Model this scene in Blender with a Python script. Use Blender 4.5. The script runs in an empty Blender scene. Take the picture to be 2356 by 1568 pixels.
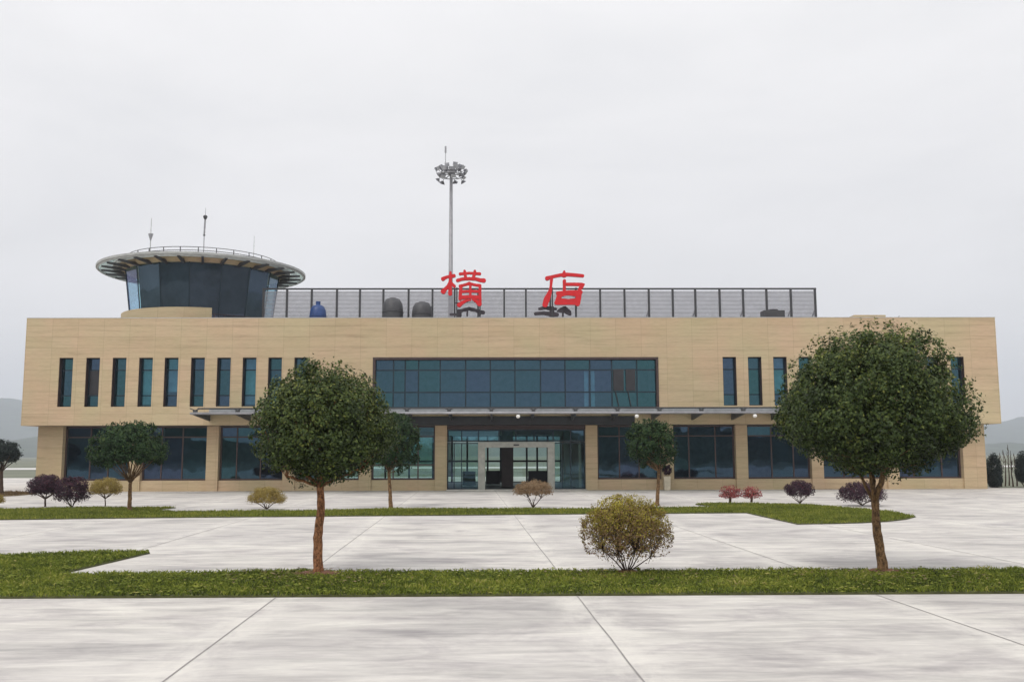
import bpy, bmesh, math, random
import numpy as np
from mathutils import Vector, Matrix

SC = bpy.context.scene
COL = SC.collection
rad = math.radians

# ------------------------------------------------------------------ camera
FPX = 2209.0                       # focal length in pixels of a 2356 px wide frame
YAW, PIT, ROL, CH = rad(-.73), rad(6.76), rad(-.15), 2.0
RM = Matrix.Rotation(YAW, 3, 'Z') @ Matrix.Rotation(math.pi / 2 + PIT, 3, 'X') @ Matrix.Rotation(ROL, 3, 'Z')
cd = bpy.data.cameras.new('camera'); cam = bpy.data.objects.new('camera', cd); COL.objects.link(cam)
cd.sensor_width = 36; cd.lens = FPX / 2356 * 36; cd.clip_end = 9000; cd.clip_start = .1
cam.matrix_world = Matrix.Translation((0, 0, CH)) @ RM.to_4x4()
SC.camera = cam


def ray(u, v): return RM @ Vector(((u - 1178) / FPX, (784 - v) / FPX, -1))
def at(u, v, Y):
    d = ray(u, v); t = Y / d.y
    return Vector((d.x * t, Y, CH + d.z * t))
def gr(u, v, z=0.0):
    d = ray(u, v); t = (z - CH) / d.z
    return Vector((d.x * t, d.y * t, z))

# ------------------------------------------------------------------ materials
def new_mat(name):
    m = bpy.data.materials.new(name); m.use_nodes = True
    nt = m.node_tree; b = nt.nodes['Principled BSDF']
    return m, nt, b
def N(nt, t, **kw):
    n = nt.nodes.new(t)
    for k, v in kw.items():
        if k in n.inputs: n.inputs[k].default_value = v
        else: setattr(n, k, v)
    return n
def ramp(nt, fac, stops):
    r = nt.nodes.new('ShaderNodeValToRGB'); e = r.color_ramp.elements
    while len(e) < len(stops): e.new(.5)
    for i, (p, c) in enumerate(stops):
        e[i].position = p; e[i].color = (*c, 1)
    nt.links.new(fac, r.inputs[0]); return r.outputs[0]
def coords(nt, scale, rot=(0, 0, 0)):
    tc = nt.nodes.new('ShaderNodeTexCoord'); mp = nt.nodes.new('ShaderNodeMapping')
    mp.inputs['Scale'].default_value = scale; mp.inputs['Rotation'].default_value = rot
    nt.links.new(tc.outputs['Object'], mp.inputs[0]); return mp.outputs[0]
def noise(nt, vec, sc, det=5, rough=.6, dist=0):
    n = N(nt, 'ShaderNodeTexNoise'); n.inputs['Scale'].default_value = sc; n.inputs['Detail'].default_value = det
    n.inputs['Roughness'].default_value = rough; n.inputs['Distortion'].default_value = dist
    nt.links.new(vec, n.inputs['Vector']); return n.outputs['Fac']
def mix(nt, a, b, f, mode='MIX'):
    m = nt.nodes.new('ShaderNodeMix'); m.data_type = 'RGBA'; m.blend_type = mode
    for s, x in ((6, a), (7, b)):
        if isinstance(x, tuple): m.inputs[s].default_value = (*x, 1)
        else: nt.links.new(x, m.inputs[s])
    if isinstance(f, (int, float)): m.inputs[0].default_value = f
    else: nt.links.new(f, m.inputs[0])
    return m.outputs[2]
def bump(nt, b, h, s, d=.02):
    n = nt.nodes.new('ShaderNodeBump'); n.inputs['Strength'].default_value = s; n.inputs['Distance'].default_value = d
    nt.links.new(h, n.inputs['Height']); nt.links.new(n.outputs[0], b.inputs['Normal'])

def plain(name, c, rough=.6, metal=0.0, var=.18, sc=3.0):
    m, nt, b = new_mat(name)
    v = coords(nt, (1, 1, 1)); n = noise(nt, v, sc)
    lo = tuple(x * (1 - var) for x in c); hi = tuple(min(1, x * (1 + var)) for x in c)
    nt.links.new(ramp(nt, n, [(.3, lo), (.7, hi)]), b.inputs['Base Color'])
    b.inputs['Roughness'].default_value = rough; b.inputs['Metallic'].default_value = metal
    return m

JA = gr(640, 1370); JS = gr(1327, 1370).x - JA.x; JX, JY = JA.x, JA.y; JD = (1075 - 1150) / FPX      # first joint, spacing and lean of the slab joints
def mat_concrete():
    m, nt, b = new_mat('concrete')
    st = noise(nt, coords(nt, (.55, 3.0, 1)), 1.3, 9, .68, .6)        # broom strokes across the slabs
    fine = noise(nt, coords(nt, (3.5, 34, 1), (0, 0, .03)), 1.6, 6, .65)
    big = noise(nt, coords(nt, (.28, .55, 1)), .8, 6, .62, .9)
    patch = noise(nt, coords(nt, (.9, 1.3, 1)), .8, 8, .66, .5)
    c1 = ramp(nt, st, [(.33, (.52, .51, .495)), (.5, (.66, .645, .62)), (.66, (.77, .755, .72))])
    c2 = ramp(nt, big, [(.36, (.66, .65, .655)), (.5, (.95, .935, .92)), (.64, (1.03, 1.02, 1.0))])
    c3 = ramp(nt, patch, [(.36, (.70, .68, .70)), (.50, (.94, .93, .92)), (.66, (1.03, 1.03, 1.0))])
    c4 = ramp(nt, fine, [(.35, (.90, .89, .89)), (.6, (1, 1, 1))])
    c = mix(nt, c1, c2, .75, 'MULTIPLY'); c = mix(nt, c, c3, .8, 'MULTIPLY'); c = mix(nt, c, c4, .8, 'MULTIPLY')
    # slab to slab tone and the paler worn borders along the joints (slab grid in metres)
    tc = nt.nodes.new('ShaderNodeTexCoord'); sx = nt.nodes.new('ShaderNodeSeparateXYZ'); nt.links.new(tc.outputs['Object'], sx.inputs[0])
    def mth(op, a, b_=None):
        q = N(nt, 'ShaderNodeMath', operation=op)
        for i_, z_ in ((0, a), (1, b_)):
            if z_ is None: continue
            if isinstance(z_, (int, float)): q.inputs[i_].default_value = z_
            else: nt.links.new(z_, q.inputs[i_])
        return q.outputs[0]
    xs = mth('DIVIDE', mth('SUBTRACT', mth('SUBTRACT', sx.outputs[0], mth('MULTIPLY', mth('SUBTRACT', sx.outputs[1], JY), JD)), JX), JS)
    cell = mth('FLOOR', xs); fr_ = mth('FRACT', xs); edge = mth('MINIMUM', fr_, mth('SUBTRACT', 1.0, fr_))
    cell2 = mth('FLOOR', mth('DIVIDE', sx.outputs[1], 5.7))
    wn = nt.nodes.new('ShaderNodeTexWhiteNoise'); wn.noise_dimensions = '2D'; cv = nt.nodes.new('ShaderNodeCombineXYZ'); nt.links.new(cell, cv.inputs[0]); nt.links.new(cell2, cv.inputs[1]); nt.links.new(cv.outputs[0], wn.inputs['Vector'])
    c = mix(nt, c, ramp(nt, wn.outputs['Value'], [(0, (.93, .925, .93)), (1, (1.04, 1.035, 1.02))]), 1, 'MULTIPLY')
    wear = noise(nt, coords(nt, (1.2, .5, 1)), 2.2, 6, .7)
    em = mth('MULTIPLY', ramp(nt, edge, [(0, (1, 1, 1)), (.05, (.7, .7, .7)), (.13, (0, 0, 0))]), ramp(nt, wear, [(.38, (0, 0, 0)), (.6, (1, 1, 1))]))
    c = mix(nt, c, (.80, .77, .70), mth('MULTIPLY', em, .6))
    # small dark stains
    sp = noise(nt, coords(nt, (1, 1, 1)), 5.5, 3, .5)
    c = mix(nt, c, (.2, .19, .18), ramp(nt, sp, [(.79, (0, 0, 0)), (.83, (.8, .8, .8))]))
    nt.links.new(c, b.inputs['Base Color']); b.inputs['Roughness'].default_value = .75
    b.inputs['Specular IOR Level'].default_value = .35
    bump(nt, b, fine, .25, .01)
    return m

def mat_stone(tint=(1, 1, 1), name='stone_cladding'):
    m, nt, b = new_mat(name)
    tc = nt.nodes.new('ShaderNodeTexCoord'); sx = nt.nodes.new('ShaderNodeSeparateXYZ'); nt.links.new(tc.outputs['Object'], sx.inputs[0])
    ad = N(nt, 'ShaderNodeMath', operation='ADD'); nt.links.new(sx.outputs[0], ad.inputs[0]); nt.links.new(sx.outputs[1], ad.inputs[1])
    cb = nt.nodes.new('ShaderNodeCombineXYZ'); nt.links.new(ad.outputs[0], cb.inputs[0]); nt.links.new(sx.outputs[2], cb.inputs[1])
    br = nt.nodes.new('ShaderNodeTexBrick'); nt.links.new(cb.outputs[0], br.inputs['Vector'])
    br.inputs['Scale'].default_value = 1; br.inputs['Brick Width'].default_value = 1.45; br.inputs['Row Height'].default_value = .62
    br.inputs['Mortar Size'].default_value = .007; br.inputs['Mortar Smooth'].default_value = .3; br.offset = .0; br.inputs['Bias'].default_value = 0
    br.inputs['Color1'].default_value = (.575, .46, .315, 1); br.inputs['Color2'].default_value = (.53, .425, .28, 1)
    br.inputs['Mortar'].default_value = (.36, .28, .18, 1)
    mp = nt.nodes.new('ShaderNodeMapping'); nt.links.new(cb.outputs[0], mp.inputs[0]); mp.inputs['Scale'].default_value = (.22, 3.2, 1)
    vein = noise(nt, mp.outputs[0], 1.6, 8, .62, .5)
    mp2 = nt.nodes.new('ShaderNodeMapping'); nt.links.new(cb.outputs[0], mp2.inputs[0]); mp2.inputs['Scale'].default_value = (1.2, 14, 1)
    fine = noise(nt, mp2.outputs[0], 2.2, 5, .6)
    big = noise(nt, cb.outputs[0], .35, 3, .5)
    c = mix(nt, br.outputs['Color'], ramp(nt, vein, [(.3, (.74, .71, .66)), (.45, (.95, .93, .90)), (.7, (1.08, 1.07, 1.02))]), .75, 'MULTIPLY')
    c = mix(nt, c, ramp(nt, fine, [(.35, (.86, .85, .82)), (.6, (1.03, 1.03, 1.03))]), .7, 'MULTIPLY')
    c = mix(nt, c, ramp(nt, big, [(.35, (1.05, .96, .95)), (.65, (.96, 1.0, .92))]), .9, 'MULTIPLY')
    c = mix(nt, c, tint, 1.0, 'MULTIPLY')
    nt.links.new(c, b.inputs['Base Color']); b.inputs['Roughness'].default_value = .6
    bump(nt, b, br.outputs['Fac'], .4, -.008)
    return m

def mat_glass(name, tcol, gcol, f, grough=.02):
    m = bpy.data.materials.new(name); m.use_nodes = True; nt = m.node_tree; nt.nodes.clear()
    out = nt.nodes.new('ShaderNodeOutputMaterial'); mx = nt.nodes.new('ShaderNodeMixShader')
    tr = nt.nodes.new('ShaderNodeBsdfTransparent'); gl = nt.nodes.new('ShaderNodeBsdfGlossy')
    tr.inputs[0].default_value = (*tcol, 1); gl.inputs['Color'].default_value = (*gcol, 1); gl.inputs['Roughness'].default_value = grough
    at_ = nt.nodes.new('ShaderNodeAttribute'); at_.attribute_name = 'tone'
    gc = mix(nt, gcol, ramp(nt, at_.outputs['Fac'], [(0, (gcol[0] * .75, gcol[1] * 1.04, gcol[2] * .90)), (1, (gcol[0] * 1.15, gcol[1] * .82, min(1, gcol[2] * 1.1)))]), .8)
    nt.links.new(gc, gl.inputs['Color'])
    v = coords(nt, (1, 1, 1)); n = noise(nt, v, .55, 2, .5)
    bp = nt.nodes.new('ShaderNodeBump'); bp.inputs['Strength'].default_value = .16; bp.inputs['Distance'].default_value = .05
    nt.links.new(n, bp.inputs['Height']); nt.links.new(bp.outputs[0], gl.inputs['Normal'])
    lw = nt.nodes.new('ShaderNodeLayerWeight'); lw.inputs[0].default_value = .5; fr = N(nt, 'ShaderNodeMath', operation='POWER'); fr.inputs[1].default_value = 4; nt.links.new(lw.outputs['Facing'], fr.inputs[0])
    ad = N(nt, 'ShaderNodeMath', operation='ADD'); ad.inputs[1].default_value = f; nt.links.new(fr.outputs[0], ad.inputs[0]); ad.use_clamp = True
    nt.links.new(ad.outputs[0], mx.inputs[0]); nt.links.new(tr.outputs[0], mx.inputs[1]); nt.links.new(gl.outputs[0], mx.inputs[2])
    nt.links.new(mx.outputs[0], out.inputs[0]); return m

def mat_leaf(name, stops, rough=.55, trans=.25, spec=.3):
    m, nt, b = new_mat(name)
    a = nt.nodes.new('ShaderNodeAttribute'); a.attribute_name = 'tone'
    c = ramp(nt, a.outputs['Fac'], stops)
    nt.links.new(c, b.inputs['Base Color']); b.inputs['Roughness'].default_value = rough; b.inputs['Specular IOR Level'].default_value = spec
    tl = nt.nodes.new('ShaderNodeBsdfTranslucent'); nt.links.new(c, tl.inputs[0])
    mx = nt.nodes.new('ShaderNodeMixShader'); mx.inputs[0].default_value = trans
    out = nt.nodes['Material Output']
    nt.links.new(b.outputs[0], mx.inputs[1]); nt.links.new(tl.outputs[0], mx.inputs[2]); nt.links.new(mx.outputs[0], out.inputs[0])
    return m

def mat_bark(name, lo, hi):
    m, nt, b = new_mat(name)
    v = coords(nt, (1, 1, .6)); n = noise(nt, v, 26, 6, .75)
    n2 = noise(nt, coords(nt, (1, 1, 1)), 4, 3)
    c = mix(nt, ramp(nt, n, [(.38, lo), (.55, tuple((x + y) / 2 for x, y in zip(lo, hi))), (.72, hi)]), (.55, .6, .5), n2, 'MULTIPLY')
    nt.links.new(c, b.inputs['Base Color']); b.inputs['Roughness'].default_value = .9
    bump(nt, b, n, .9, .02); return m

M = dict(
    concrete=mat_concrete(), stone=mat_stone(), stone_low=mat_stone((.97, .96, .95), 'stone_base'),
    joint=plain('joint_sealant', (.30, .28, .27), .9),
    glass=mat_glass('tinted_glass', (.26, .46, .54), (.34, .69, .86), .14),
    glass_dark=mat_glass('dark_tinted_glass', (.20, .34, .42), (.33, .62, .84), .12),
    glass_lobby=mat_glass('lobby_glass', (.60, .74, .71), (.34, .60, .85), .09),
    glass_cab=mat_glass('tower_glass', (.64, .82, .86), (.50, .62, .80), .10),
    glass_can=mat_glass('canopy_glass', (.45, .50, .47), (.6, .65, .63), .08, .15),
    glass_rim=mat_glass('rim_glass', (.62, .68, .66), (.7, .75, .74), .02, .1),
    frame=plain('dark_window_frame', (.010, .028, .042), .45, .2), frame_red=plain('dark_bronze_surround', (.055, .032, .030), .5),
    steel=plain('brushed_steel', (.42, .42, .38), .42, .35), grey=plain('grey_paint', (.40, .41, .40), .5),
    lightgrey=plain('pale_grey_metal', (.55, .56, .55), .45, .2), mast=plain('galvanised_steel', (.33, .33, .35), .5, .3),
    darkgrey=plain('dark_grey_metal', (.07, .07, .075), .5, .2), charcoal=plain('charcoal', (.03, .03, .035), .6),
    louvre=plain('louvre_aluminium', (.33, .325, .355), .5, .1), post=plain('post_paint', (.055, .055, .06), .6),
    interior=plain('interior_plaster', (.36, .36, .35), .9), dark_int=plain('dark_blind', (.07, .065, .085), .8, 0, .5, .7), floor=plain('lobby_floor', (.05, .045, .055), .5),
    roof=plain('roof_felt', (.25, .25, .24), .9), curtain=plain('white_curtain', (.7, .72, .72), .9), seat=plain('dark_upholstery', (.02, .02, .03), .6),
    red=plain('red_letter_face', (.62, .004, .010), .45, 0, .12), reddark=plain('dark_red_letter_return', (.10, .008, .012), .5), rust=plain('dark_sign_frame', (.07, .06, .07), .8, .2, .4),
    blue=plain('blue_tank_plastic', (.02, .06, .20), .4), white=plain('white_lamp_glass', (.85, .84, .8), .3, 0, .03), lamp=plain('lamp_housing', (.16, .16, .18), .45, .3), lens=plain('lamp_lens', (.45, .46, .5), .2, 0, .3),
    planter=plain('cream_planter', (.62, .55, .42), .7), soil=plain('reddish_soil', (.17, .075, .04), .95, 0, .45, 12), turf=plain('turf_soil', (.075, .080, .025), .95, 0, .5, 5), field=plain('dull_field_grass', (.16, .17, .12), 1, 0, .3, .05), drybed=plain('dry_grass_bed', (.17, .13, .07), 1, 0, .3, 2),
    runway=plain('runway_concrete', (.62, .60, .58), .8), hill=plain('wooded_hillside', (.045, .065, .035), 1, 0, .5, .03),
    bark=mat_bark('reddish_bark', (.10, .032, .012), (.75, .34, .16)), bark_b=mat_bark('brown_bark', (.055, .028, .012), (.50, .28, .13)), twig=mat_bark('twig_bark', (.05, .03, .02), (.18, .11, .07)),
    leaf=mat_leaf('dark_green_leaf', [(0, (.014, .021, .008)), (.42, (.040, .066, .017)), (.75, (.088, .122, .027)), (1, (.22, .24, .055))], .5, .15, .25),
    leaf_far=mat_leaf('green_leaf', [(0, (.012, .030, .012)), (.6, (.030, .066, .022)), (1, (.08, .12, .03))], .6, .15, .2),
    leaf_blue=mat_leaf('bluish_leaf', [(0, (.02, .03, .03)), (1, (.05, .07, .06))]),
    purple=mat_leaf('purple_leaf', [(0, (.020, .012, .020)), (.6, (.055, .026, .042)), (1, (.13, .04, .06))]),
    redleaf=mat_leaf('red_leaf', [(0, (.16, .03, .04)), (.6, (.38, .08, .08)), (1, (.50, .20, .15))]),
    yellow=mat_leaf('yellow_leaf', [(0, (.18, .12, .03)), (.6, (.36, .27, .07)), (1, (.46, .38, .12))], .6, .3),
    brown=mat_leaf('brown_leaf', [(0, (.16, .09, .05)), (.6, (.30, .20, .11)), (1, (.40, .30, .17))], .6, .3),
    bigbush=mat_leaf('olive_gold_leaf', [(0, (.10, .05, .035)), (.26, (.26, .155, .10)), (.44, (.27, .18, .07)), (.62, (.23, .185, .028)), (1, (.52, .45, .055))], .55, .3),
    grass=mat_leaf('grass_blade', [(0, (.04, .045, .014)), (.26, (.095, .13, .026)), (.52, (.215, .265, .042)), (.78, (.37, .39, .07)), (1, (.60, .50, .20))], .7, .4, .1),
    grass2=mat_leaf('far_grass_blade', [(0, (.08, .10, .02)), (.5, (.21, .25, .043)), (1, (.42, .40, .09))], .7, .4, .1),
    drygrass=mat_leaf('dry_blade', [(0, (.10, .06, .03)), (1, (.26, .18, .09))], .8, .3, .1),
)

# ------------------------------------------------------------------ object helpers
def tag(o, label=None, cat=None, group=None, kind=None):
    if label: o['label'] = label
    if cat: o['category'] = cat
    if group: o['group'] = group
    if kind: o['kind'] = kind
    return o
def empty(name, loc=(0, 0, 0), **kw):
    o = bpy.data.objects.new(name, None); COL.objects.link(o); o.location = loc; o.empty_display_size = .3
    tag(o, **kw); return o
def place(o, parent):
    if parent is not None:
        o.parent = parent
        p = parent; off = Vector((0, 0, 0))
        while p is not None: off += p.location; p = p.parent
        return off
    return Vector((0, 0, 0))

class MB:
    """collects shapes given in world coordinates, links them as one mesh object"""
    def __init__(s): s.v = []; s.f = []; s.m = []
    def add(s, vs, fs, mi=0):
        k = len(s.v); s.v += [tuple(v) for v in vs]; s.f += [tuple(i + k for i in f) for f in fs]; s.m += [mi] * len(fs)
    def box(s, x0, x1, y0, y1, z0, z1, mi=0):
        s.add([(x0, y0, z0), (x1, y0, z0), (x1, y1, z0), (x0, y1, z0), (x0, y0, z1), (x1, y0, z1), (x1, y1, z1), (x0, y1, z1)],
              [(0, 3, 2, 1), (4, 5, 6, 7), (0, 1, 5, 4), (1, 2, 6, 5), (2, 3, 7, 6), (3, 0, 4, 7)], mi)
    def bar(s, a, b, w, h=None, mi=0, w2=None, h2=None):
        a, b = Vector(a), Vector(b); d = (b - a).normalized(); h = h or w; w2 = w2 or w; h2 = h2 or h
        up = Vector((0, 0, 1)) if abs(d.z) < .95 else Vector((0, 1, 0))
        x = d.cross(up).normalized(); y = x.cross(d)
        vs = [p + x * i * ww / 2 + y * j * hh / 2 for p, ww, hh in ((a, w, h), (b, w2, h2)) for i, j in ((-1, -1), (1, -1), (1, 1), (-1, 1))]
        s.add(vs, [(0, 1, 2, 3), (7, 6, 5, 4), (0, 4, 5, 1), (1, 5, 6, 2), (2, 6, 7, 3), (3, 7, 4, 0)], mi)
    def tube(s, pts, rs, n=8, mi=0, cap=True):
        pts = [Vector(p) for p in pts]
        if isinstance(rs, (int, float)): rs = [rs] * len(pts)
        vs = []; x = None
        for i, p in enumerate(pts):
            d = (pts[min(i + 1, len(pts) - 1)] - pts[max(i - 1, 0)])
            d = d.normalized() if d.length > 1e-9 else Vector((0, 0, 1))
            if x is None: x = d.cross(Vector((.13, .97, .2))).normalized()
            x = (x - d * x.dot(d)).normalized(); y = d.cross(x)
            vs += [p + (x * math.cos(2 * math.pi * j / n) + y * math.sin(2 * math.pi * j / n)) * rs[i] for j in range(n)]
        fs = [(i * n + j, i * n + (j + 1) % n, (i + 1) * n + (j + 1) % n, (i + 1) * n + j) for i in range(len(pts) - 1) for j in range(n)]
        if cap: fs += [tuple(range(n - 1, -1, -1)), tuple(range((len(pts) - 1) * n, len(pts) * n))]
        s.add(vs, fs, mi)
    def lathe(s, c, prof, n=48, a0=0, a1=2 * math.pi, mi=0, closed=None):
        """prof: list of (r, z); closed profile loops when first==last"""
        full = abs(a1 - a0 - 2 * math.pi) < 1e-6; k = n if full else n + 1
        vs = [(c[0] + r * math.sin(a0 + (a1 - a0) * j / n), c[1] - r * math.cos(a0 + (a1 - a0) * j / n), z) for r, z in prof for j in range(k)]
        fs = []
        for i in range(len(prof) - 1):
            for j in range(n):
                j2 = (j + 1) % k if full else j + 1
                fs.append((i * k + j, i * k + j2, (i + 1) * k + j2, (i + 1) * k + j))
        if not full and prof[0] == prof[-1]:
            fs += [tuple(i * k for i in range(len(prof) - 1)), tuple(i * k + n for i in range(len(prof) - 2, -1, -1))]
        s.add(vs, fs, mi)
    def build(s, name, mats, parent=None, bevel=0, smooth=False, tone=None, **kw):
        me = bpy.data.meshes.new(name); o = bpy.data.objects.new(name, me); COL.objects.link(o)
        off = place(o, parent)
        me.from_pydata([(v[0] - off.x, v[1] - off.y, v[2] - off.z) for v in s.v], [], s.f)
        for m in (mats if isinstance(mats, (list, tuple)) else [mats]): me.materials.append(m)
        me.polygons.foreach_set('material_index', s.m)
        bm = bmesh.new(); bm.from_mesh(me); bmesh.ops.recalc_face_normals(bm, faces=bm.faces); bm.to_mesh(me); bm.free()
        if tone is not None:
            a = me.attributes.new('tone', 'FLOAT', 'FACE'); a.data.foreach_set('value', [tone(i) for i in range(len(me.polygons))])
        if smooth:
            me.polygons.foreach_set('use_smooth', [True] * len(me.polygons))
        if bevel:
            b = o.modifiers.new('bevel', 'BEVEL'); b.width = bevel; b.segments = 2; b.limit_method = 'ANGLE'
        me.update(); tag(o, **kw); return o

rng = random.Random(7)

def wall_with_holes(mb, x0, x1, z0, z1, y0, y1, holes, mi=0):
    """solid wall x0..x1, z0..z1, y0 front, y1 back, with rectangular holes"""
    xs = sorted({x0, x1, *[h[0] for h in holes], *[h[1] for h in holes]}); zs = sorted({z0, z1, *[h[2] for h in holes], *[h[3] for h in holes]})
    inh = lambda x, z: any(h[0] < x < h[1] and h[2] < z < h[3] for h in holes)
    solid = lambda i, j: 0 <= i < len(xs) - 1 and 0 <= j < len(zs) - 1 and not inh((xs[i] + xs[i + 1]) / 2, (zs[j] + zs[j + 1]) / 2)
    for i in range(len(xs) - 1):
        for j in range(len(zs) - 1):
            if not solid(i, j): continue
            a, b, c, d = xs[i], xs[i + 1], zs[j], zs[j + 1]
            mb.add([(a, y0, c), (b, y0, c), (b, y0, d), (a, y0, d)], [(0, 1, 2, 3)], mi)
            mb.add([(a, y1, c), (b, y1, c), (b, y1, d), (a, y1, d)], [(3, 2, 1, 0)], mi)
            if not solid(i - 1, j): mb.add([(a, y0, c), (a, y1, c), (a, y1, d), (a, y0, d)], [(3, 2, 1, 0)], mi)
            if not solid(i + 1, j): mb.add([(b, y0, c), (b, y1, c), (b, y1, d), (b, y0, d)], [(0, 1, 2, 3)], mi)
            if not solid(i, j - 1): mb.add([(a, y0, c), (b, y0, c), (b, y1, c), (a, y1, c)], [(3, 2, 1, 0)], mi)
            if not solid(i, j + 1): mb.add([(a, y0, d), (b, y0, d), (b, y1, d), (a, y1, d)], [(0, 1, 2, 3)], mi)

def glazing(name, parent, x0, x1, z0, z1, y, vx, hz, glass, fw=.06, mw=.05, framemat=None, dy=.08):
    """frame mesh with panes as its child"""
    fm = framemat or M['frame']
    f = MB()
    f.box(x0, x1, y, y + dy, z0, z0 + fw); f.box(x0, x1, y, y + dy, z1 - fw, z1)
    f.box(x0, x0 + fw, y, y + dy, z0 + fw, z1 - fw); f.box(x1 - fw, x1, y, y + dy, z0 + fw, z1 - fw)
    for x in vx: f.box(x - mw / 2, x + mw / 2, y + .002, y + dy - .002, z0 + fw, z1 - fw)
    xs = [x0 + fw] + list(vx) + [x1 - fw]
    for z in hz:
        for a, b in zip(xs, xs[1:]):
            f.box(a + (mw / 2 if a in vx else 0), b - (mw / 2 if b in vx else 0), y + .004, y + dy - .004, z - mw / 2, z + mw / 2)
    w = f.build(name, fm, parent)
    g = MB(); zs = [z0 + fw] + list(hz) + [z1 - fw]
    for a, b in zip(xs, xs[1:]):
        for c, d in zip(zs, zs[1:]):
            t = rng.uniform(-.004, .004); u = rng.uniform(-.003, .003)
            g.add([(a, y + dy / 2 + t, c), (b, y + dy / 2 - t, c), (b, y + dy / 2 - t + u, d), (a, y + dy / 2 + t + u, d)], [(0, 1, 2, 3)])
    g.build('pane', glass, w, tone=lambda i: rng.random())
    return w

# ================================================================== TERMINAL BUILDING
YB, YL = 54.2, 55.2                 # front planes of the upper box and of the ground floor
BX0, BX1, ZS, ZT = -26.79, 28.40, 3.69, 9.75
bld = empty('terminal_building', (.8, YB, 0), label='long two storey airport terminal clad in beige stone with overhanging upper floor', cat='terminal')
YE = 70.0
# slot windows
slotL = [at(u, 880, YB).x for u in (134, 196, 257, 318, 377, 438, 498, 557, 616, 676)]
slots = [(x, x + .77) for x in slotL] + [(at(1664 + 58.4 * i, 880, YB).x, at(1664 + 58.4 * i, 880, YB).x + .77) for i in range(10)]
SZ0, SZ1 = 4.74, 7.5
RX0, RX1, RZ0, RZ1 = -7.19, 9.0, 4.63, 7.5
mb = MB()
holes = [(a, b, SZ0, SZ1) for a, b in slots] + [(RX0, RX1, RZ0, RZ1)]
wall_with_holes(mb, BX0, BX1, ZS, ZT, YB, YB + .5, holes)
mb.box(BX0, BX0 + .4, YB + .5, YE - .4, ZS, ZT); mb.box(BX1 - .4, BX1, YB + .5, YE - .4, ZS, ZT)
wall_with_holes(mb, BX0, BX1, ZS, ZT, YE - .4, YE, [(-11, 12, 4.7, 7.5)])
mb.build('upper_wall', M['stone'], bld)
r = MB(); r.box(BX0 + .4, BX1 - .4, YB + .5, YE - .4, 9.0, 9.3); r.build('roof', M['roof'], bld)
r = MB(); r.box(BX0 - .015, BX1 + .015, YB - .015, YB + .52, ZT, ZT + .03); r.build('coping', M['lightgrey'], bld)
r = MB(); r.box(BX0 + .4, BX1 - .4, YB + .5, YE - .4, 3.71, 4.1); r.build('floor_slab', M['interior'], bld)
# low roof hatch seen over the parapet
a = at(1965, 731, 58); b = at(2038, 724, 58)
r = MB(); r.box(a.x, b.x, 58, 60, 9.3, b.z); r.box(a.x - .1, a.x + .9, 57.8, 60.1, 9.3, b.z - .12); r.build('roof_hatch', M['stone'], bld, bevel=.02)
# partition walls behind the upper windows
for q in ((BX0 + .4, RX0 - .5, YB + 4, YB + 4.15, 4.1, 9.0), (RX1 + .5, BX1 - .4, YB + 4, YB + 4.15, 4.1, 9.0), (RX0 - .5, RX0 - .35, YB + .5, YE - .4, 4.1, 9.0),
          (RX1 + .35, RX1 + .5, YB + .5, YE - .4, 4.1, 9.0), (RX0 - .35, RX1 + .35, YB + 6, YB + 6.15, 4.1, 9.0)):
    r = MB(); r.box(*q); r.build('partition', M['interior'], bld)
for k, (a, b) in enumerate(slots):
    w = glazing('window', bld, a + .002, b - .002, SZ0 + .002, SZ1 - .002, YB + .34, [], [5.38, 6.82], M['glass'], .05, .06)
    c = MB(); c.box(a + .002, a + .02, YB + .03, YB + .338, SZ0 + .002, SZ1 - .002); c.box(b - .02, b - .002, YB + .03, YB + .338, SZ0 + .002, SZ1 - .002); c.box(a + .021, b - .021, YB + .03, YB + .338, SZ1 - .02, SZ1 - .003)
    c.build('lining', M['frame_red'], w)
    if k in (3, 4, 7, 12):
        c = MB(); c.box(a + .06, b - .06, YB + .55, YB + .57, 4.9 if k % 2 else 5.6, 7.45); c.build('blind', M['curtain'], w)
    if k == 1:
        c = MB(); c.box(a + .10, a + .68, YB + .335, YB + .345, 5.42, 6.78); c.build('open_casement', M['charcoal'], w)
rv = [at(u, 880, YB).x for u in (904, 931, 962, 1012, 1071, 1128, 1185, 1244, 1301, 1358, 1409, 1467)]
rw = glazing('ribbon_window', bld, RX0 + .002, RX1 - .002, RZ0 + .002, RZ1 - .002, YB + .22, rv, [at(1200, 901, YB).z, at(1200, 850, YB).z], M['glass'], .08, .075)
s = MB()    # bronze surround of the ribbon window
s.box(RX0 + .003, RX1 - .003, YB - .03, YB + .21, RZ1 - .14, RZ1 - .003); s.box(RX0 + .003, RX0 + .15, YB - .03, YB + .21, RZ0 + .003, RZ1 - .143)
s.box(RX1 - .13, RX1 - .003, YB - .03, YB + .21, RZ0 + .003, RZ1 - .143)
s.build('surround', M['frame_red'], rw)
for u0, u1 in ((1344, 1353), (1357, 1368), (1010, 1014)):
    c = MB(); a = at(u0, 880, YB + .4).x; b = at(u1, 880, YB + .4).x
    n = 6
    for i in range(n): c.box(a + (b - a) * i / n, a + (b - a) * (i + .8) / n, YB + .34 + .02 * (i % 2), YB + .37 + .02 * (i % 2), 4.72, 6.8)
    c.build('curtain', M['curtain'], rw)
for u0, u1, z0 in ((1412, 1436, 5.6), (1441, 1463, 5.6)):
    c = MB(); a = at(u0, 880, YB).x; b = at(u1, 880, YB).x
    c.box(a, b, YB + .16, YB + .20, z0, 6.83); c.bar((a + .1, YB + .15, z0), ((a + b) / 2, YB + .15, 4.72), .04)
    c.build('open_casement', M['charcoal'], rw)

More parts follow.
